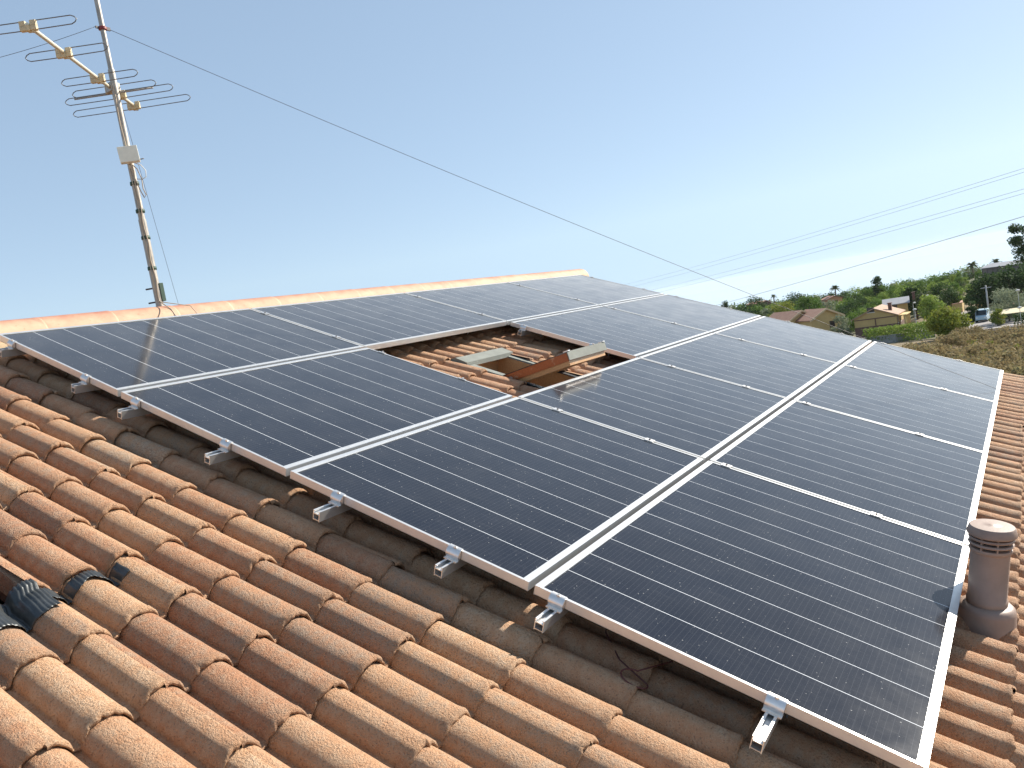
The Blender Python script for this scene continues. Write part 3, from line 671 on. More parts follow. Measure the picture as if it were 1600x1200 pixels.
L_YEL = mat_leaf('yellow_green_leaves', (.13, .18, .03), (.22, .24, .04), (.46, .38, .06)); L_BROWN = mat_leaf('dry_brown_twigs', (.21, .16, .085), (.30, .24, .125), (.34, .31, .14), .9)
L_PALM = mat_leaf('palm_fronds', (.06, .085, .035), (.10, .12, .05))
M_BARK = simple('bark', (.13, .10, .075), .9, 0, .3, 3, .3, 20)
def leaf_cloud(cl, leaf, seed, flat=0.8):
    """cl: list of (centre, radii(3), n) -> many small quads spread through the volumes"""
    g = np.random.default_rng(seed); Vs = []
    for c, r, n in cl:
        d = g.normal(size=(n, 3)); d /= np.linalg.norm(d, axis=1)[:, None]; rad = g.random(n) ** .38 * (1 + .10 * g.normal(size=n))
        p = np.array(c) + d * rad[:, None] * np.array(r)
        nrm = d * .7 + g.normal(size=(n, 3)) * .75 + np.array([0, 0, .35]); nrm /= np.linalg.norm(nrm, axis=1)[:, None]
        t_ = np.cross(nrm, g.normal(size=(n, 3))); t_ /= np.linalg.norm(t_, axis=1)[:, None]; b_ = np.cross(nrm, t_)
        s = leaf * (.6 + .8 * g.random(n))[:, None]
        Vs.append(np.stack([p - t_ * s, p - b_ * s * .6, p + t_ * s, p + b_ * s * .6], 1).reshape(-1, 3))
    V = np.concatenate(Vs); return V, np.arange(len(V)).reshape(-1, 4)
def crown_clumps(w_, h_, z0, nclump, seed, shape='round'):
    g = random.Random(seed); out = []
    for k in range(nclump):
        a_ = g.uniform(0, 2 * math.pi); q = (k + .5) / nclump
        if shape == 'round': ph = math.acos(1 - 2 * q * .95) ; rr = math.sin(ph) * .66; zz = .5 + .42 * math.cos(ph)
        elif shape == 'flat': ph = math.acos(1 - 1.35 * q); rr = math.sin(ph) * .74; zz = .30 + .46 * math.cos(ph)
        elif shape == 'cone': zz = q * .9 + .05; rr = (1 - zz) ** .7 * .55
        else: zz = g.uniform(.1, .92); rr = math.sqrt(max(0, 1 - (2 * zz - 1) ** 2)) * g.uniform(.25, .8)
        rr *= g.uniform(.75, 1.12); zz += g.uniform(-.06, .06)
        c = (math.cos(a_) * rr * w_ / 2, math.sin(a_) * rr * w_ / 2, z0 + zz * h_); s = g.uniform(.17, .30) * min(w_, h_ * 1.3)
        out.append((c, (s * 1.05, s * 1.05, s * .78)))
    return out
def make_tree(name, label, cat, w_, h_, trunk, mat, n=1500, leaf=.22, ncl=18, shape='round', seed=1, loc=(0, 0, 0), group=None, rot=0.):
    t = empty(name, label, cat, loc, (0, 0, rot), group)
    cl = crown_clumps(w_, h_ - trunk * .75, trunk * .75, ncl, seed, shape)
    V, F = leaf_cloud([(c, r, n // ncl) for c, r in cl], leaf, seed)
    np_mesh('crown', V, F, mat, t, False)
    m = MB(); m.tube([(0, 0, -.8), (.05, .03, trunk * .5), (0, .06, trunk), (.05, 0, trunk + (h_ - trunk) * .55)], [.035 * h_, .028 * h_, .022 * h_, .008 * h_], 8)
    g = random.Random(seed)
    for c, r in g.sample(cl, min(6, len(cl))):
        m.tube([(0, .03, trunk * .8), (c[0] * .5, c[1] * .5, (trunk + c[2]) * .5), c], [.014 * h_, .010 * h_, .004 * h_], 6)
    m.build('trunk', M_BARK, t, True); return t
# belts of trees: skyline row of the photograph, and rows in front of it
SKYL = [(1110, 479), (1160, 471), (1200, 470), (1235, 465), (1280, 459), (1310, 452), (1340, 447), (1370, 441), (1400, 438), (1430, 432), (1460, 425), (1490, 419), (1530, 413), (1560, 409), (1600, 407), (1680, 400)]
def sky_y(x):
    return float(np.interp(x, [a[0] for a in SKYL], [a[1] for a in SKYL]))
kinds = [('bushy_tree', 'mid green bushy tree in the wooded belt behind the houses', L_MID, 'irr', 'tree'), ('dense_tree', 'dark dense evergreen tree in the wooded belt behind the houses', L_DARK, 'round', 'tree'),
         ('light_tree', 'light green loose-crowned tree in the wooded belt behind the houses', L_LIGHT, 'irr', 'tree'), ('olive_tree', 'grey-green olive tree in the wooded belt behind the houses', L_OLIVE, 'irr', 'tree')]
protos = {}
def belt_tree(k, P, H, g):
    nm, lab, mt, sh, cat = kinds[k]; var = g.randrange(3)
    if (k, var) not in protos:
        p = make_tree(nm, lab, cat, 7.5, 8.0, 1.0, mt, 1500, .26, 20, sh, 40 + k * 7 + var, group={0: 'mid green trees of the wooded belt', 1: 'dark evergreens of the wooded belt', 2: 'light green trees of the wooded belt', 3: 'olive trees of the wooded belt'}[k]); protos[(k, var)] = p; o = p
    else: o = copy_tree(protos[(k, var)])
    row = 'back' if math.hypot(P.x - CAM.x, P.y - CAM.y) > 285 else 'middle' if math.hypot(P.x - CAM.x, P.y - CAM.y) > 240 else 'front'
    d = P - CAM; X = 800 + FPX * d.dot(CR) / (-d.dot(CB)); place = ['at the skyline end', 'by the lone round tree', 'by the small hilltop house', 'above the left pink roof', 'above the right pink roof', 'by the orange house', 'over the ochre gable', 'over the brown chimney', 'over the grey roofed house', 'behind the short lamp', 'above the yellow-green round tree', 'above the clipped shrub', 'behind the utility pole', 'above the olive tree', 'at the right edge'][int(np.searchsorted([1160, 1190, 1215, 1250, 1285, 1320, 1355, 1385, 1420, 1460, 1500, 1530, 1560, 1595], X))]
    o['label'] = ('%s %s tree %s, %s row' % ('tall' if H > 9 else 'low' if H < 4.5 else 'lowish' if H < 6.2 else 'mid-height', ['mid green bushy', 'dark evergreen', 'light green loose', 'grey-green olive'][k], place, row)); o['group'] = ['mid green', 'dark evergreen', 'light green', 'olive'][k] + ' trees in the wooded belt'
    s = H / 8.0; wd = s * g.uniform(.9, 1.25); o.location = P; o.scale = (wd, wd, s); o.rotation_euler = (0, 0, g.uniform(0, 6.28)); return o
g = random.Random(5)
def top_to_height(px, topy, r):
    P = on_ground(px, r); d = ray(px, topy); T = CAM + d * (r / math.hypot(d.x, d.y)); return P, T.z - P.z
for (r, step, dy0, dy1, x0, x1) in ((345, 11, 2, 6, 1120, 1640), (300, 12, 6, 11, 1130, 1640), (262, 14, 12, 19, 1180, 1640), (232, 17, 21, 31, 1190, 1640), (214, 19, 30, 39, 1225, 1500)):
    x = x0 + g.uniform(0, 6)
    while x < x1:
        rr = r + g.uniform(-12, 12); ty = sky_y(x) + g.uniform(dy0, dy1)
        if x > 1500 and r < 270: ty += 4
        P, H = top_to_height(x, ty, rr)
        if H > 1.5: belt_tree(g.choices([0, 1, 2, 3], [5, 3, 4 if x > 1380 or r < 250 else 2, 1])[0], P, min(H, 15), g)
        x += step * g.uniform(.75, 1.25)
for k in range(46):
    x = g.uniform(1385, 1640); rr = g.uniform(222, 305); lim = float(np.interp(x, [1380, 1460, 1530, 1600, 1640], [444, 433, 427, 417, 411])) + 2 + (300 - rr) * .10
    P, H = top_to_height(x, lim + g.uniform(0, 8), rr)
    if H > 1.2: belt_tree(g.choices([0, 1, 2, 3], [5, 3, 4, 1])[0], P, min(H, 9), g)
def special(name, label, cat, px, top, base, wpx, r, mat, shape='round', n=2200, leaf=.24, ncl=22, seed=1, trunk=None, group=None):
    P = at_dist(px, base, r); gz = zg(P.x, P.y); z0 = min(P.z, gz) if r < 200 else gz
    T = at_dist(px, top, r); P = Vector((T.x, T.y, z0)); mpp = r * 1.08 / FPX
    H = T.z - z0; Wd = wpx * mpp; tr = trunk if trunk is not None else max(.3, H - (base - top) * mpp)
    return make_tree(name, label, cat, Wd, H, tr, mat, n, leaf, ncl, shape, seed, P, group)
special('pine_tree', 'round dark green tree standing alone on the skyline just above the array edge', 'tree', 1178, 464, 488, 30, 300, L_DARK, 'round', 2600, .22, 26, 3)
special('dense_tree', 'broad dark domed tree right of the tiny grey hilltop house', 'tree', 1240, 455, 476, 34, 320, L_DARK, 'flat', 2600, .24, 26, 4)
special('dense_tree', 'small dark tree at the very left end of the distant trees', 'tree', 1131, 471, 480, 14, 330, L_DARK, 'round', 1200, .24, 14, 5)
special('bushy_tree', 'yellowish green broad bush above the two pink roofs', 'tree', 1222, 474, 494, 46, 240, L_YEL, 'irr', 2400, .22, 24, 6)
special('bushy_tree', 'bright green dense tree between the two pink roofs and the skyline', 'tree', 1262, 462, 486, 34, 235, L_MID, 'round', 2400, .24, 24, 16)
special('tall_tree', 'tall narrow dark tree rising above the belt over the big ochre house', 'tree', 1367, 431, 462, 17, 300, L_DARK, 'irr', 1800, .3, 16, 7)
special('round_tree', 'large round yellow-green tree at the end of the clipped hedge', 'tree', 1480, 483, 530, 60, 128, L_YEL, 'round', 5200, .17, 34, 8, trunk=.8)
special('olive_tree', 'pale grey-green olive tree behind the white wall', 'tree', 1572, 453, 486, 48, 160, L_OLIVE, 'irr', 4200, .15, 28, 9)
special('round_shrub', 'yellow-green rounded shrub beside the pale canopy', 'shrub', 1556, 477, 488, 18, 150, L_YEL, 'flat', 1600, .13, 14, 10, trunk=.15)
special('dark_tree', 'very dark broad tree mass at the right edge under the long shed', 'tree', 1592, 418, 470, 70, 200, L_DARK, 'irr', 4200, .30, 30, 12)
special('dark_tree', 'dark tree beside the yard behind the utility pole', 'tree', 1548, 432, 475, 60, 195, L_DARK, 'irr', 3600, .3, 28, 13)
special('clipped_shrub', 'dark clipped block of shrub at the back of the yard', 'shrub', 1516, 470, 487, 17, 168, L_DARK, 'irr', 1600, .16, 14, 14, trunk=.1)
special('grey_shrub', 'greyish shrub between the pink roofed houses and the ochre house', 'shrub', 1309, 488, 508, 30, 168, L_OLIVE, 'irr', 2200, .18, 20, 15, trunk=.3)
special('bushy_tree', 'green tree beside the tall lamp right of the ochre house', 'tree', 1452, 463, 490, 34, 172, L_LIGHT, 'irr', 2600, .2, 22, 17)
special('dense_tree', 'dark round tree right behind the grey roofed house', 'tree', 1428, 448, 476, 34, 205, L_DARK, 'round', 2600, .24, 22, 18)
# tall eucalyptus cut by the right edge
P = on_ground(1599, 225); T = at_dist(1598, 352, 225); H = T.z - P.z
t_ = empty('eucalyptus_tree', 'tall dark ragged tree at the right edge rising above the skyline', 'tree', P); gg = random.Random(3)
cl = [((gg.uniform(-1, 1) * (2.0 + 3.2 * (1 - abs(q - .5) * 1.2)), gg.uniform(-1, 1) * 3, H * (.42 + .56 * q)), (1.5, 1.5, 1.15)) for q in [k / 25 for k in range(26)]]
V, F = leaf_cloud([(c, r, 170) for c, r in cl], .26, 31); np_mesh('crown', V, F, L_DARK, t_, False)
m = MB(); m.tube([(0, 0, -1), (.3, 0, H * .5), (0, .2, H * .92)], [.4, .28, .08], 8)
for c, r in cl[::2]: m.tube([(.1, 0, c[2] - 1.6), c], [.10, .04], 6)
m.build('trunk', M_BARK, t_, True)
# palms
def palm(px, top, r, crown_r, label, seed):
    P = on_ground(px, r); T = at_dist(px, top, r); H = T.z - P.z - crown_r * .5
    t = empty('palm_tree', label, 'palm', P); m = MB(); m.tube([(0, 0, -.5), (.1, 0, H * .5), (0, 0, H)], [.25, .2, .22], 8); m.build('trunk', M_BARK, t, True)
    g = random.Random(seed); f = MB()
    for k in range(26):
        a_ = g.uniform(0, 6.28); el_ = g.uniform(-.25, 1.25); L = crown_r * g.uniform(.85, 1.1); pts = []
        for s in range(6):
            q = s / 5; rr = L * q * math.cos(el_) * (1 - .15 * q); zz = L * (q * math.sin(el_) - .55 * q * q); pts.append(Vector((rr * math.cos(a_), rr * math.sin(a_), H + zz)))
        side = Vector((-math.sin(a_), math.cos(a_), 0))
        for s in range(5):
            wv = .16 * crown_r * (1 - s / 5.5); 
            for sg in (-1, 1):
                f.add([pts[s], pts[s + 1], pts[s + 1] + side * sg * wv - Vector((0, 0, wv * .6)), pts[s] + side * sg * wv - Vector((0, 0, wv * .6))], [(0, 1, 2, 3)])
    f.build('crown', L_PALM, t)
palm(1292, 446, 290, 2.6, 'small palm sticking up above the skyline over the pink roofs', 1)
palm(1196, 461, 330, 2.0, 'tiny palm beside the grey hilltop house', 2)
palm(1430, 455, 195, 3.6, 'dark drooping palm behind the grey roofed house', 3)
palm(1508, 408, 330, 3.2, 'palm on the skyline near the left end of the long shed', 4)
palm(1545, 404, 330, 3.0, 'palm on the skyline above the long shed', 5)
# ------------------------------------------------------------------ hedge
def hedge(pa, pb, r1, r2, h, wd, label, mat, seed):
    A, B = on_ground(pa, r1), on_ground(pb, r2); n = int((B - A).length * h * 85); g = np.random.default_rng(seed)
    t = g.random(n); D_ = (B - A); side = Vector((-D_.y, D_.x, 0)).normalized()
    s = (g.random(n) - .5); z = g.random(n) ** .6
    bump_ = .12 * np.sin(t * 60) + .1 * np.sin(t * 143 + 1)
    p = t[:, None] * np.array(D_)[None] + (s * wd)[:, None] * np.array(side)[None]; p[:, 2] += z * (h + bump_)
    nr = g.normal(size=(n, 3)) + np.array([0, 0, .6]); nr /= np.linalg.norm(nr, axis=1)[:, None]; tt = np.cross(nr, g.normal(size=(n, 3))); tt /= np.linalg.norm(tt, axis=1)[:, None]; bb = np.cross(nr, tt); k = .13
    V = np.stack([p - tt * k, p - bb * k, p + tt * k, p + bb * k], 1).reshape(-1, 3)
    o = empty('hedge', label, 'hedge', A); np_mesh('foliage', V, np.arange(len(V)).reshape(-1, 4), mat, o, False); return o
hedge(1330, 1470, 146, 133, 2.7, 1.8, 'long clipped green hedge in front of the big ochre house', L_LIGHT, 1)
hedge(1418, 1462, 160, 158, 2.2, 1.4, 'short dark hedge above the long clipped one', L_MID, 2)
hedge(1562, 1640, 146, 146, 2.0, 1.2, 'dark hedge running behind the white wall', L_DARK, 3)
# ------------------------------------------------------------------ houses
M_OCHRE = simple('ochre_render', (.52, .37, .16), .9, 0, .08, .8); M_OCHRE2 = simple('ochre_wall_light', (.62, .45, .20), .9, 0, .08, .8); M_PLINTH = simple('brown_plinth', (.15, .085, .07), .9, 0, .2, 1.2)
def mat_farroof(name, a, b, sc):
    m = NT(name); v = m.obj(); x = m.n('ShaderNodeSeparateXYZ', {0: v}).outputs[0]
    s = m.math('SINE', m.math('MULTIPLY', x, sc)); n = m.noise(1.2, 5, .6, v); c = m.mix(m.remap(n, .3, .7), (*a, 1), (*b, 1)); c = m.mix(m.remap(s, -.2, -1, 0, .35), c, (.12, .06, .04, 1))
    m.set(Base_Color=c, Roughness=.85); return m.m
M_ROOFP = mat_farroof('pink_clay_roof', (.36, .18, .12), (.45, .26, .18), 21); M_ROOFB = mat_farroof('brown_clay_roof', (.34, .21, .14), (.46, .31, .22), 21)
M_WHITE = simple('white_render', (.72, .70, .66), .85, 0, .06, 1); M_CREAM = simple('cream_timber', (.66, .50, .30), .8); M_WIN = simple('dark_window', (.05, .045, .045), .25)
M_GREYR = simple('grey_metal_roof', (.32, .32, .33), .5, .2, .1, 1)
def gable_house(name, label, O, yaw, L, W_, hw, pitch, wall, roofm, over=.5, windows=(), chimney=None, plinth=0., barge=None, wing=None, porch=False):
    """ridge along local x (0..L), gable faces at x=0 and x=L, y in -W/2..W/2, O = middle of the x=0 gable at the base"""
    t = empty(name, label, 'house', O, (0, 0, yaw)); rise = W_ / 2 * math.tan(pitch)
    m = MB(); m.extrude([(0, -W_ / 2, -2.5), (0, -W_ / 2, hw), (0, 0, hw + rise), (0, W_ / 2, hw), (0, W_ / 2, -2.5)], (L, 0, 0)); wl = m.build('wall', wall, t)
    if plinth:
        m = MB(); m.box(-.05, L + .05, -W_ / 2 - .05, W_ / 2 + .05, -2.5, plinth); m.build('plinth', M_PLINTH, t)
    rf = None; tk = .18; e = over; c_, s_ = math.cos(pitch), math.sin(pitch)
    m = MB()
    for sg in (-1, 1):
        y1 = sg * (W_ / 2 + e); z1 = hw - e * math.tan(pitch)
        m.extrude([(-e, 0, hw + rise + .02), (-e, y1, z1 + .02), (-e, y1, z1 + .02 + tk), (-e, 0, hw + rise + .02 + tk)], (L + 2 * e, 0, 0))
    rf = m.build('roof', roofm, t)
    if chimney:
        x, y, h = chimney; m = MB(); zb_ = hw + rise - abs(y) * math.tan(pitch); m.box(x - .3, x + .3, y - .3, y + .3, zb_ - .3, zb_ + h); m.box(x - .42, x + .42, y - .42, y + .42, zb_ + h, zb_ + h + .12); m.build('chimney', M_PLINTH, rf)
    if barge:
        m = MB()
        for xx in (-e - .12, L + e):
            for sg in (-1, 1):
                y1 = sg * (W_ / 2 + e); z1 = hw - e * math.tan(pitch)
                m.extrude([(xx, 0, hw + rise - .15), (xx, y1, z1 - .15), (xx, y1, z1 + .24), (xx, 0, hw + rise + .24)], (.12, 0, 0))
        m.build('bargeboard', barge, t)
    for (face, a0, z0, ww, hh) in windows:
        m = MB(); mf = MB()
        if face == 'g0': m.box(-.03, .0, a0, a0 + ww, z0, z0 + hh); mf.box(-.06, -.031, a0 - .1, a0 + ww + .1, z0 - .12, z0)
        elif face == 'g1': m.box(L, L + .03, a0, a0 + ww, z0, z0 + hh); mf.box(L + .031, L + .06, a0 - .1, a0 + ww + .1, z0 - .12, z0)
        elif face == 's0': m.box(a0, a0 + ww, -W_ / 2 - .03, -W_ / 2, z0, z0 + hh); mf.box(a0 - .1, a0 + ww + .1, -W_ / 2 - .06, -W_ / 2 - .031, z0 - .12, z0)
        else: m.box(a0, a0 + ww, W_ / 2, W_ / 2 + .03, z0, z0 + hh); mf.box(a0 - .1, a0 + ww + .1, W_ / 2 + .031, W_ / 2 + .06, z0 - .12, z0)
        wn = m.build('window', M_WIN, t); mf.build('sill', M_WHITE, wn)
    return t
def yaw_of(a_, b_): d = b_ - a_; return math.atan2(d.y, d.x)
# big ochre house: gable towards us, base row about y=515
HR_ = 166.
A = at_dist(1336, 512, HR_); B = at_dist(1401, 503, HR_ - 1.3)
gd = (B - A); gd.z = 0; Wd = gd.length; yw = math.atan2(gd.y, gd.x) + math.pi / 2
mid = (A + B) / 2; zb_ = at_dist(1368, 508, HR_).z - .3
big = gable_house('gable_house', 'big ochre house with its wide gable wall facing us and a brown chimney', Vector((mid.x, mid.y, zb_)), yw, 8.6, Wd, 1.9, R(23), M_OCHRE, M_ROOFB, .45,
            [('g0', -.1, 2.9, 1.3, .9), ('s0', 1.2, .2, 1.2, 1.3), ('s0', 4.4, .2, 1.2, 1.3)], (3.2, -Wd * .32, 1.5), .25)
m = MB(); m.box(-.10, -.051, -Wd / 2, Wd / 2, 1.55, 1.72); m.box(-.11, -.051, -.15, .02, -1, 1.55); m.build('string_course', M_PLINTH, big)
m = MB(); [m.box(1.0 + k * 1.7, 1.25 + k * 1.7, -Wd / 2 - 1.5, -Wd / 2 - 1.25, -2.5, 1.5) for k in range(4)]; m.box(.8, 6.6, -Wd / 2 - 1.7, -Wd / 2 - .1, 1.5, 1.65); m.build('porch', M_OCHRE2, big)
O = at_dist(1382, 470, 200); gable_house('grey_roof_house', 'house with pale grey roof peeping out behind the big ochre house', Vector((O.x, O.y, O.z - 3.5)), yw - R(82), 4.6, 6.6, 2.6, R(17), M_OCHRE, M_GREYR, .5, [('s0', 1.5, 1.2, 1., 1.2)], (6.0, -1.6, 1.4))
# two pink roofed houses, ridges running across the view, gables at their right ends
def side_house(label, pxl, yl, pxr, yr, r, W_, hw, win):
    A = at_dist(pxl, yl, r + 6); B = at_dist(pxr, yr, r); d = B - A; d.z = 0; L = d.length; yw_ = math.atan2(d.y, d.x); zt = B.z
    rise = W_ / 2 * math.tan(R(27)); return gable_house('terraced_house', label, Vector((A.x, A.y, zt - rise - hw)), yw_, L, W_, hw, R(27), M_OCHRE2, M_ROOFP, .5, win, None, 0., M_CREAM)
side_house('house with long pink tiled roof, lower half hidden by the array edge', 1212, 488, 1250, 486, 176, 6.4, 2.7, [('g1', -2.2, .8, 1.2, 1.2)])
side_house('house with pink tiled roof and cream bargeboards, its lit gable turned right', 1262, 489, 1289, 483, 172, 6.6, 2.9, [('g1', .6, .6, 1.1, 1.4), ('s0', 1.2, .8, 1., 1.2)])
O = at_dist(1213, 468, 330); gable_house('hilltop_house', 'tiny greyish pink house on the skyline among the trees', Vector((O.x - 4, O.y + 3, O.z - 3.5)), yw + R(60), 8, 5, 3.2, R(14), M_PLINTH, M_ROOFP, .4, [('g0', -1.5, 1, 1, 1.2), ('s0', 2, 1, 1, 1.2)])
O = at_dist(1303, 461, 285); gable_house('orange_house', 'scrap of an orange walled house among trees on the slope', Vector((O.x, O.y, O.z - 3.6)), yw + R(30), 6, 5, 2.4, R(18), simple('orange_render', (.62, .30, .17), .9), M_ROOFP, .4, [('g0', -1, .8, 1, 1)])
# long shed on the rise
A = at_dist(1534, 419, 262); B = at_dist(1640, 400, 250); d = B - A; d.z = 0; yws = math.atan2(d.y, d.x)
sh = empty('long_shed', 'long grey shed with thin pale roof on the rise at the right', 'shed', Vector((A.x, A.y, A.z - 3.2)), (0, 0, yws)); Ls = d.length; dz = (B.z - A.z)
m = MB(); m.box(0, Ls, 0, 8, -1.5, 3.0); m.build('wall', simple('grey_shed_wall', (.20, .17, .16), .9, 0, .2, .6), sh)
m = MB(); [m.box(k * 1.6, k * 1.6 + .12, -.06, .0, -1.5, 3.0) for k in range(int(Ls / 1.6))]; m.build('wall_rib', simple('shed_rib', (.12, .10, .10), .9), sh)
m = MB(); m.extrude([(-.4, -.5, 3.0), (-.4, 4, 3.9), (-.4, 8.5, 3.0), (-.4, 8.5, 3.15), (-.4, 4, 4.05), (-.4, -.5, 3.15)], (Ls + .8, 0, 0)); m.build('roof', M_GREYR, sh)
# ------------------------------------------------------------------ road, yard, walls, cars
def gpoly(name, pts, mat, lift, sub_=12, kind='structure'):
    P = [ground_hit(x, y)[0] for x, y in pts]     # quad draped on the ground
    V = []; n = sub_
    for i in range(n + 1):
        for j in range(n + 1):
            s, t = i / n, j / n; q = P[0].lerp(P[1], s).lerp(P[3].lerp(P[2], s), t); V.append((q.x, q.y, zg(q.x, q.y) + lift))
    F = [(i * (n + 1) + j, (i + 1) * (n + 1) + j, (i + 1) * (n + 1) + j + 1, i * (n + 1) + j + 1) for i in range(n) for j in range(n)]
    m = MB(); m.v = V; m.f = F; o = m.build(name, mat, None, True); tag(o, kind=kind); return o
M_ASPH = simple('pale_asphalt', (.24, .22, .21), .9, 0, .18, .5)
gpoly('road', [(1493, 522), (1660, 505), (1660, 478), (1500, 486)], M_ASPH, .30, 24)
def wall_thing(name, label, cat, pts, h, th, mat, coping=None, base=-.8, kindp='wall_body'):
    P = [Vector(p) for p in pts]; t = empty(name, label, cat, P[0]); m = MB(); cpn = MB()
    for A, B in zip(P[:-1], P[1:]):
        d = B - A; d.z = 0; L = d.length; Mx = Matrix.Translation(A - P[0]) @ Matrix.Rotation(math.atan2(d.y, d.x), 4, 'Z'); n = max(1, int(L / 3))
        for k in range(n):
            q = (B.z - A.z) * k / n; q2 = (B.z - A.z) * (k + 1) / n; x0, x1 = L * k / n, L * (k + 1) / n
            vs = [Mx @ Vector(v) for v in [(x0, 0, q + base), (x1, 0, q2 + base), (x1, 0, q2 + h), (x0, 0, q + h), (x0, th, q + base), (x1, th, q2 + base), (x1, th, q2 + h), (x0, th, q + h)]]
            m.add(vs, [(0, 1, 2, 3), (7, 6, 5, 4), (3, 2, 6, 7), (0, 4, 5, 1)] + ([(0, 3, 7, 4)] if k == 0 else []) + ([(1, 5, 6, 2)] if k == n - 1 else []))
            vs = [Mx @ Vector(v) for v in [(x0, -.06, q + h + .003), (x1, -.06, q2 + h + .003), (x1, -.06, q2 + h + .12), (x0, -.06, q + h + .12), (x0, th + .06, q + h + .003), (x1, th + .06, q2 + h + .003), (x1, th + .06, q2 + h + .12), (x0, th + .06, q + h + .12)]]
            cpn.add(vs, [(0, 1, 2, 3), (7, 6, 5, 4), (3, 2, 6, 7), (0, 4, 5, 1)] + ([(0, 3, 7, 4)] if k == 0 else []) + ([(1, 5, 6, 2)] if k == n - 1 else []))
    m.build(kindp, mat, t); cpn.build('coping', coping or mat, t); return t
GH = lambda x, y: ground_hit(x, y)[0]
wall_thing('garden_wall', 'long white wall along the far side of the road', 'wall', [GH(1556, 507), GH(1600, 499), GH(1660, 488)], 1.3, .25, M_WHITE, M_WHITE)
wall_thing('garden_wall', 'low dark grey wall between the road and the dry scrub', 'wall', [GH(1500, 527), GH(1600, 519), GH(1680, 512)], .5, .25, simple('dark_block_wall', (.16, .15, .15), .9, 0, .25, .7), M_ASPH)
wall_thing('garden_wall', 'grey wall at the foot of the clipped hedge', 'wall', [GH(1350, 540), GH(1400, 535), GH(1462, 527)], 1.2, .25, simple('grey_render', (.30, .29, .27), .9, 0, .2, .6))
wall_thing('garden_wall', 'ochre wall piece at the left corner of the yard', 'wall', [GH(1489, 492), GH(1505, 490), GH(1508, 486)], 2.3, .5, M_OCHRE2, M_ROOFP)
wall_thing('garden_wall', 'brown wall at the back of the yard behind the pole', 'wall', [GH(1525, 484), GH(1552, 480)], 1.7, .3, M_OCHRE)
M_PAINTB = simple('pale_blue_paint', (.42, .55, .62), .3, .1, .03); M_PAINTD = simple('dark_car_paint', (.06, .06, .07), .25, .2, .05); M_CARGL = simple('car_glass', (.02, .03, .035), .08); M_TYRE = simple('tyre', (.02, .02, .02), .9); M_LAMP = simple('headlamp', (.8, .8, .78), .15)
def car(name, label, P, yaw, L, Wc, H, paint, van=False):
    t = empty(name, label, 'van' if van else 'car', P, (0, 0, yaw)); hh = H
    if van: side = [(-L / 2, .35), (-L / 2, H * .97), (-L / 2 + .2, H), (L / 2 - 1.3, H), (L / 2 - .45, H * .56), (L / 2 - .05, H * .48), (L / 2, .35)]
    else: side = [(-L / 2, .32), (-L / 2, H * .62), (-L / 2 + .5, H * .66), (-L / 2 + .9, H), (L * .08, H), (L * .24, H * .66), (L / 2 - .15, H * .55), (L / 2, .32)]
    m = MB(); m.extrude([(x, -Wc / 2, z) for x, z in side], (0, Wc, 0)); m.build('body', paint, t, bevel=.06)
    m = MB()
    if van: m.extrude([(L / 2 - 1.22, -Wc * .43, H * .93), (L / 2 - .50, -Wc * .43, H * .60), (L / 2 - .46, -Wc * .43, H * .62), (L / 2 - 1.18, -Wc * .43, H * .955)], (0, Wc * .86, 0))
    else: m.extrude([(L * .09, -Wc * .42, H * .97), (L * .23, -Wc * .42, H * .69), (L * .245, -Wc * .42, H * .70), (L * .105, -Wc * .42, H * .985)], (0, Wc * .84, 0))
    m.build('windscreen', M_CARGL, t)
    for sg in (-1, 1):
        m = MB(); x0, x1 = (L / 2 - 1.9, L / 2 - 1.15) if van else (-L * .27, L * .12); m.box(x0, x1, sg * Wc / 2 - .01, sg * Wc / 2 + .012, H * .64, H * .88); m.build('side_window', M_CARGL, t)
        m = MB(); m.box(L / 2 - .10, L / 2 + .02, sg * Wc * .36 - .16, sg * Wc * .36 + .16, H * .38, H * .46); m.build('headlight', M_LAMP, t)
        for x in (-L * .31, L * .31):
            w_ = MB().lathe([(.20, -.11), (.33, -.10), (.33, .10), (.20, .11)], 20, Matrix.Translation((x, sg * (Wc / 2 - .09), .33)) @ Matrix.Rotation(math.pi / 2, 4, 'X')).build('wheel', M_TYRE, t, True, auto=40)
    m = MB(); m.box(L / 2 - .04, L / 2 + .05, -Wc * .46, Wc * .46, .34, .52); m.build('bumper', M_TYRE, t)
    return t
def vdir(P): d = CAM - P; return math.atan2(d.y, d.x)
P = GH(1537, 505) ; P.z += .3; car('parked_van', 'pale blue van parked nose towards us by the wall end', P, vdir(P) - R(8), 4.6, 1.85, 2.25, M_PAINTB, True)
P = GH(1551, 500); P.z += .3; car('parked_car', 'dark car parked beside the pale blue van', P, vdir(P) - R(20), 4.2, 1.7, 1.5, M_PAINTD)
# canopy
P = at_dist(1578, 488, 154); t_ = empty('garden_canopy', 'pale cream canopy roof behind the white wall', 'canopy', P - Vector((0, 0, 2.2)), (0, 0, vdir(P) + math.pi / 2))
m = MB(); m.extrude([(-2.9, -1.6, 2.1), (-2.9, 1.6, 2.6), (-2.9, 1.6, 2.68), (-2.9, -1.6, 2.18)], (5.4, 0, 0)); m.build('roof', simple('cream_canvas', (.68, .58, .38), .9), t_)
for x in (-2.6, 2.2):
    for y in (-1.3, 1.3): m = MB(); m.tube([(x, y, -1), (x, y, 2.2)], .06, 8); m.build('post', M_WHITE, t_)
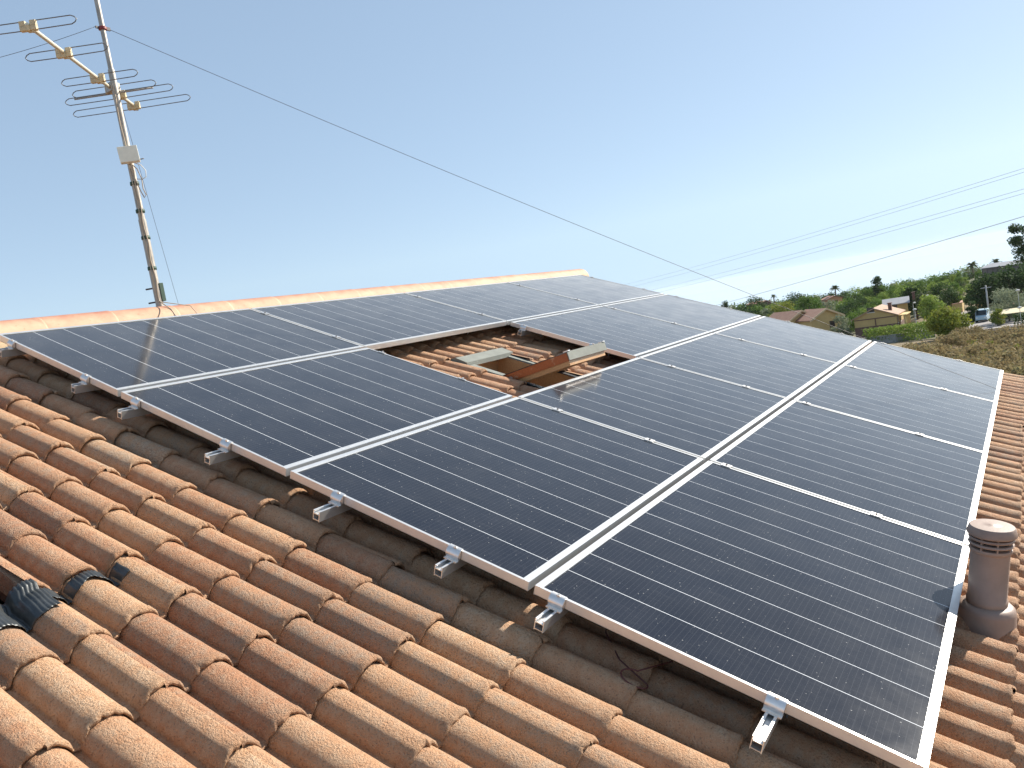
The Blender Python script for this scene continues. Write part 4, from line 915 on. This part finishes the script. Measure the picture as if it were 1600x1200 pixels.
# lamps and poles
M_POLE = simple('grey_pole', (.42, .42, .40), .6, .3)
def lamp(px, base, top, r, label, arm=.0, rad=.05):
    T = at_dist(px, top, r); P = Vector((T.x, T.y, zg(T.x, T.y))); H = T.z - P.z; t = empty('street_lamp', label, 'street lamp', P)
    MB().tube([(0, 0, -.5), (0, 0, H - .3)], [rad, rad * .7], 10).build('post', M_POLE, t, True)
    a_ = vdir(P) + math.pi / 2; e = Vector((math.cos(a_), math.sin(a_), 0)) * arm
    MB().tube([(0, 0, H - .32), e * .5 + Vector((0, 0, H - .1)), e + Vector((0, 0, H - .05))], rad * .6, 8).build('arm', M_POLE, t, True)
    MB().lathe([(.05, .16), (.22, .10), (.30, 0), (.24, -.10), (.1, -.14)], 16, Matrix.Translation(e + Vector((0, 0, H - .05)))).build('lamp_head', M_WHITE, t, True); return t
lamp(1429, 530, 483, 138, 'slim street lamp standing before the clipped hedge'); lamp(1590, 515, 453, 140, 'tall street lamp above the olive tree at the white wall')
lamp(1443, 500, 462, 178, 'distant street lamp with short arm among trees', .7); lamp(1426, 490, 473, 182, 'distant white lamp beside the grey roofed house', .3); lamp(1593, 515, 480, 132, 'low white lamp on the white wall')
T = at_dist(1540, 446, 178); P = Vector((T.x, T.y, zg(T.x, T.y))); up_ = empty('utility_pole', 'leaning concrete utility pole against the dark trees', 'utility pole', P, (0, 0, 0))
MB().tube([(.5, 0, -1), (0, 0, T.z - P.z)], [.20, .13], 10).build('post', M_POLE, up_, True); m = MB(); m.box(-.9, .9, -.05, .05, T.z - P.z - .5, T.z - P.z - .38, Matrix.Rotation(vdir(P) + math.pi / 2, 4, 'Z')); m.build('crossarm', M_POLE, up_)
# overhead power lines
M_LINE = simple('power_line', (.22, .20, .19), .6)
def pline(pa, ra, pb, rb, sag, rad, label, grp=None):
    A = at_dist(*pa, ra); B = at_dist(*pb, rb); wire('power_line', B, A, sag, rad, M_LINE, label, 'power line', 40, grp)
pline((860, 536), 330, (1660, 320), 95, 1.6, .028, 'lowest and darkest overhead line crossing the pale sky right of the array', None)
pline((880, 478), 420, (1680, 272), 120, 2.2, .021, 'upper conductor of the middle pair of faint overhead lines'); pline((880, 484), 420, (1680, 279), 119, 2.2, .021, 'lower conductor of the middle pair of faint overhead lines')
pline((880, 464), 420, (1680, 238), 125, 2.0, .021, 'upper conductor of the highest pair of faint overhead lines'); pline((880, 470), 420, (1680, 244), 124, 2.0, .021, 'lower conductor of the highest pair of faint overhead lines')
# ------------------------------------------------------------------ dry scrub
def scrub():
    g = np.random.default_rng(9); gg = random.Random(9); cl = []
    bx_ = [1380, 1430, 1470, 1500, 1520, 1600, 1720]; by_ = [556, 546, 535, 529, 527, 525, 516]
    lim = {x: (ground_hit(x, float(np.interp(x, bx_, by_)))[1], ground_hit(x, 650)[1]) for x in range(1380, 1721, 10)}
    for k in range(520):
        px = gg.uniform(1385, 1720); r1_, r0_ = lim[int(px // 10 * 10)]; r = gg.uniform(min(44, r0_), r1_); P = on_ground(px, r); s = gg.uniform(.4, .8)
        cl.append(((P.x, P.y, P.z + s * .1), (s * 1.8, s * 1.8, s * .5), int(80 * s)))
    for k in range(64):
        px = gg.uniform(1385, 1720); r1_, r0_ = lim[int(px // 10 * 10)]; r = gg.uniform(min(46, r0_), r1_ - 2); P = on_ground(px, r); s = gg.uniform(1.4, 2.9) * min(1, .5 + r / 120); hh = gg.uniform(.35, .62)
        for q in range(16):
            a_ = gg.uniform(0, 6.28); rr = s * math.sqrt(gg.random()); z = s * hh * (1 - (rr / s) ** 2) ** .5
            cl.append(((P.x + rr * math.cos(a_) * 1.3, P.y + rr * math.sin(a_) * 1.3, P.z + z * .85), (s * .34, s * .34, s * .24), int(60 * s)))
    V, F = leaf_cloud(cl, .12, 10); o = np_mesh('dry_scrub', V, F, L_BROWN, None, False); tag(o, 'dry brown scrub covering the field beyond the roof', 'scrub', None, 'stuff')
    cl = []
    for k in range(60):
        px = gg.uniform(1395, 1640); P = on_ground(px, gg.uniform(50, lim[int(px // 10 * 10)][0])); s = gg.uniform(.4, .9); cl.append(((P.x, P.y, P.z + .3), (s * 1.2, s * 1.2, s * .8), 90))
    V, F = leaf_cloud(cl, .08, 11); o = np_mesh('green_scrub', V, F, L_YEL, None, False); tag(o, 'yellow-green tufts scattered in the dry scrub', 'scrub', None, 'stuff')
scrub()
# ------------------------------------------------------------------ haze
hz = NT('haze_air'); hz.t.nodes.remove(hz.b); pv = hz.n('ShaderNodeVolumePrincipled', {'Color': (.90, .94, .95, 1), 'Density': .00005, 'Anisotropy': .0}); hz.t.links.new(pv.outputs[0], hz.t.nodes['Material Output'].inputs['Volume'])
HX = 7400; m = MB(); m.box(CAM.x - HX, CAM.x + HX, CAM.y - HX, CAM.y + HX, -66, 26); o = m.build('haze', hz.m); tag(o, kind='stuff')
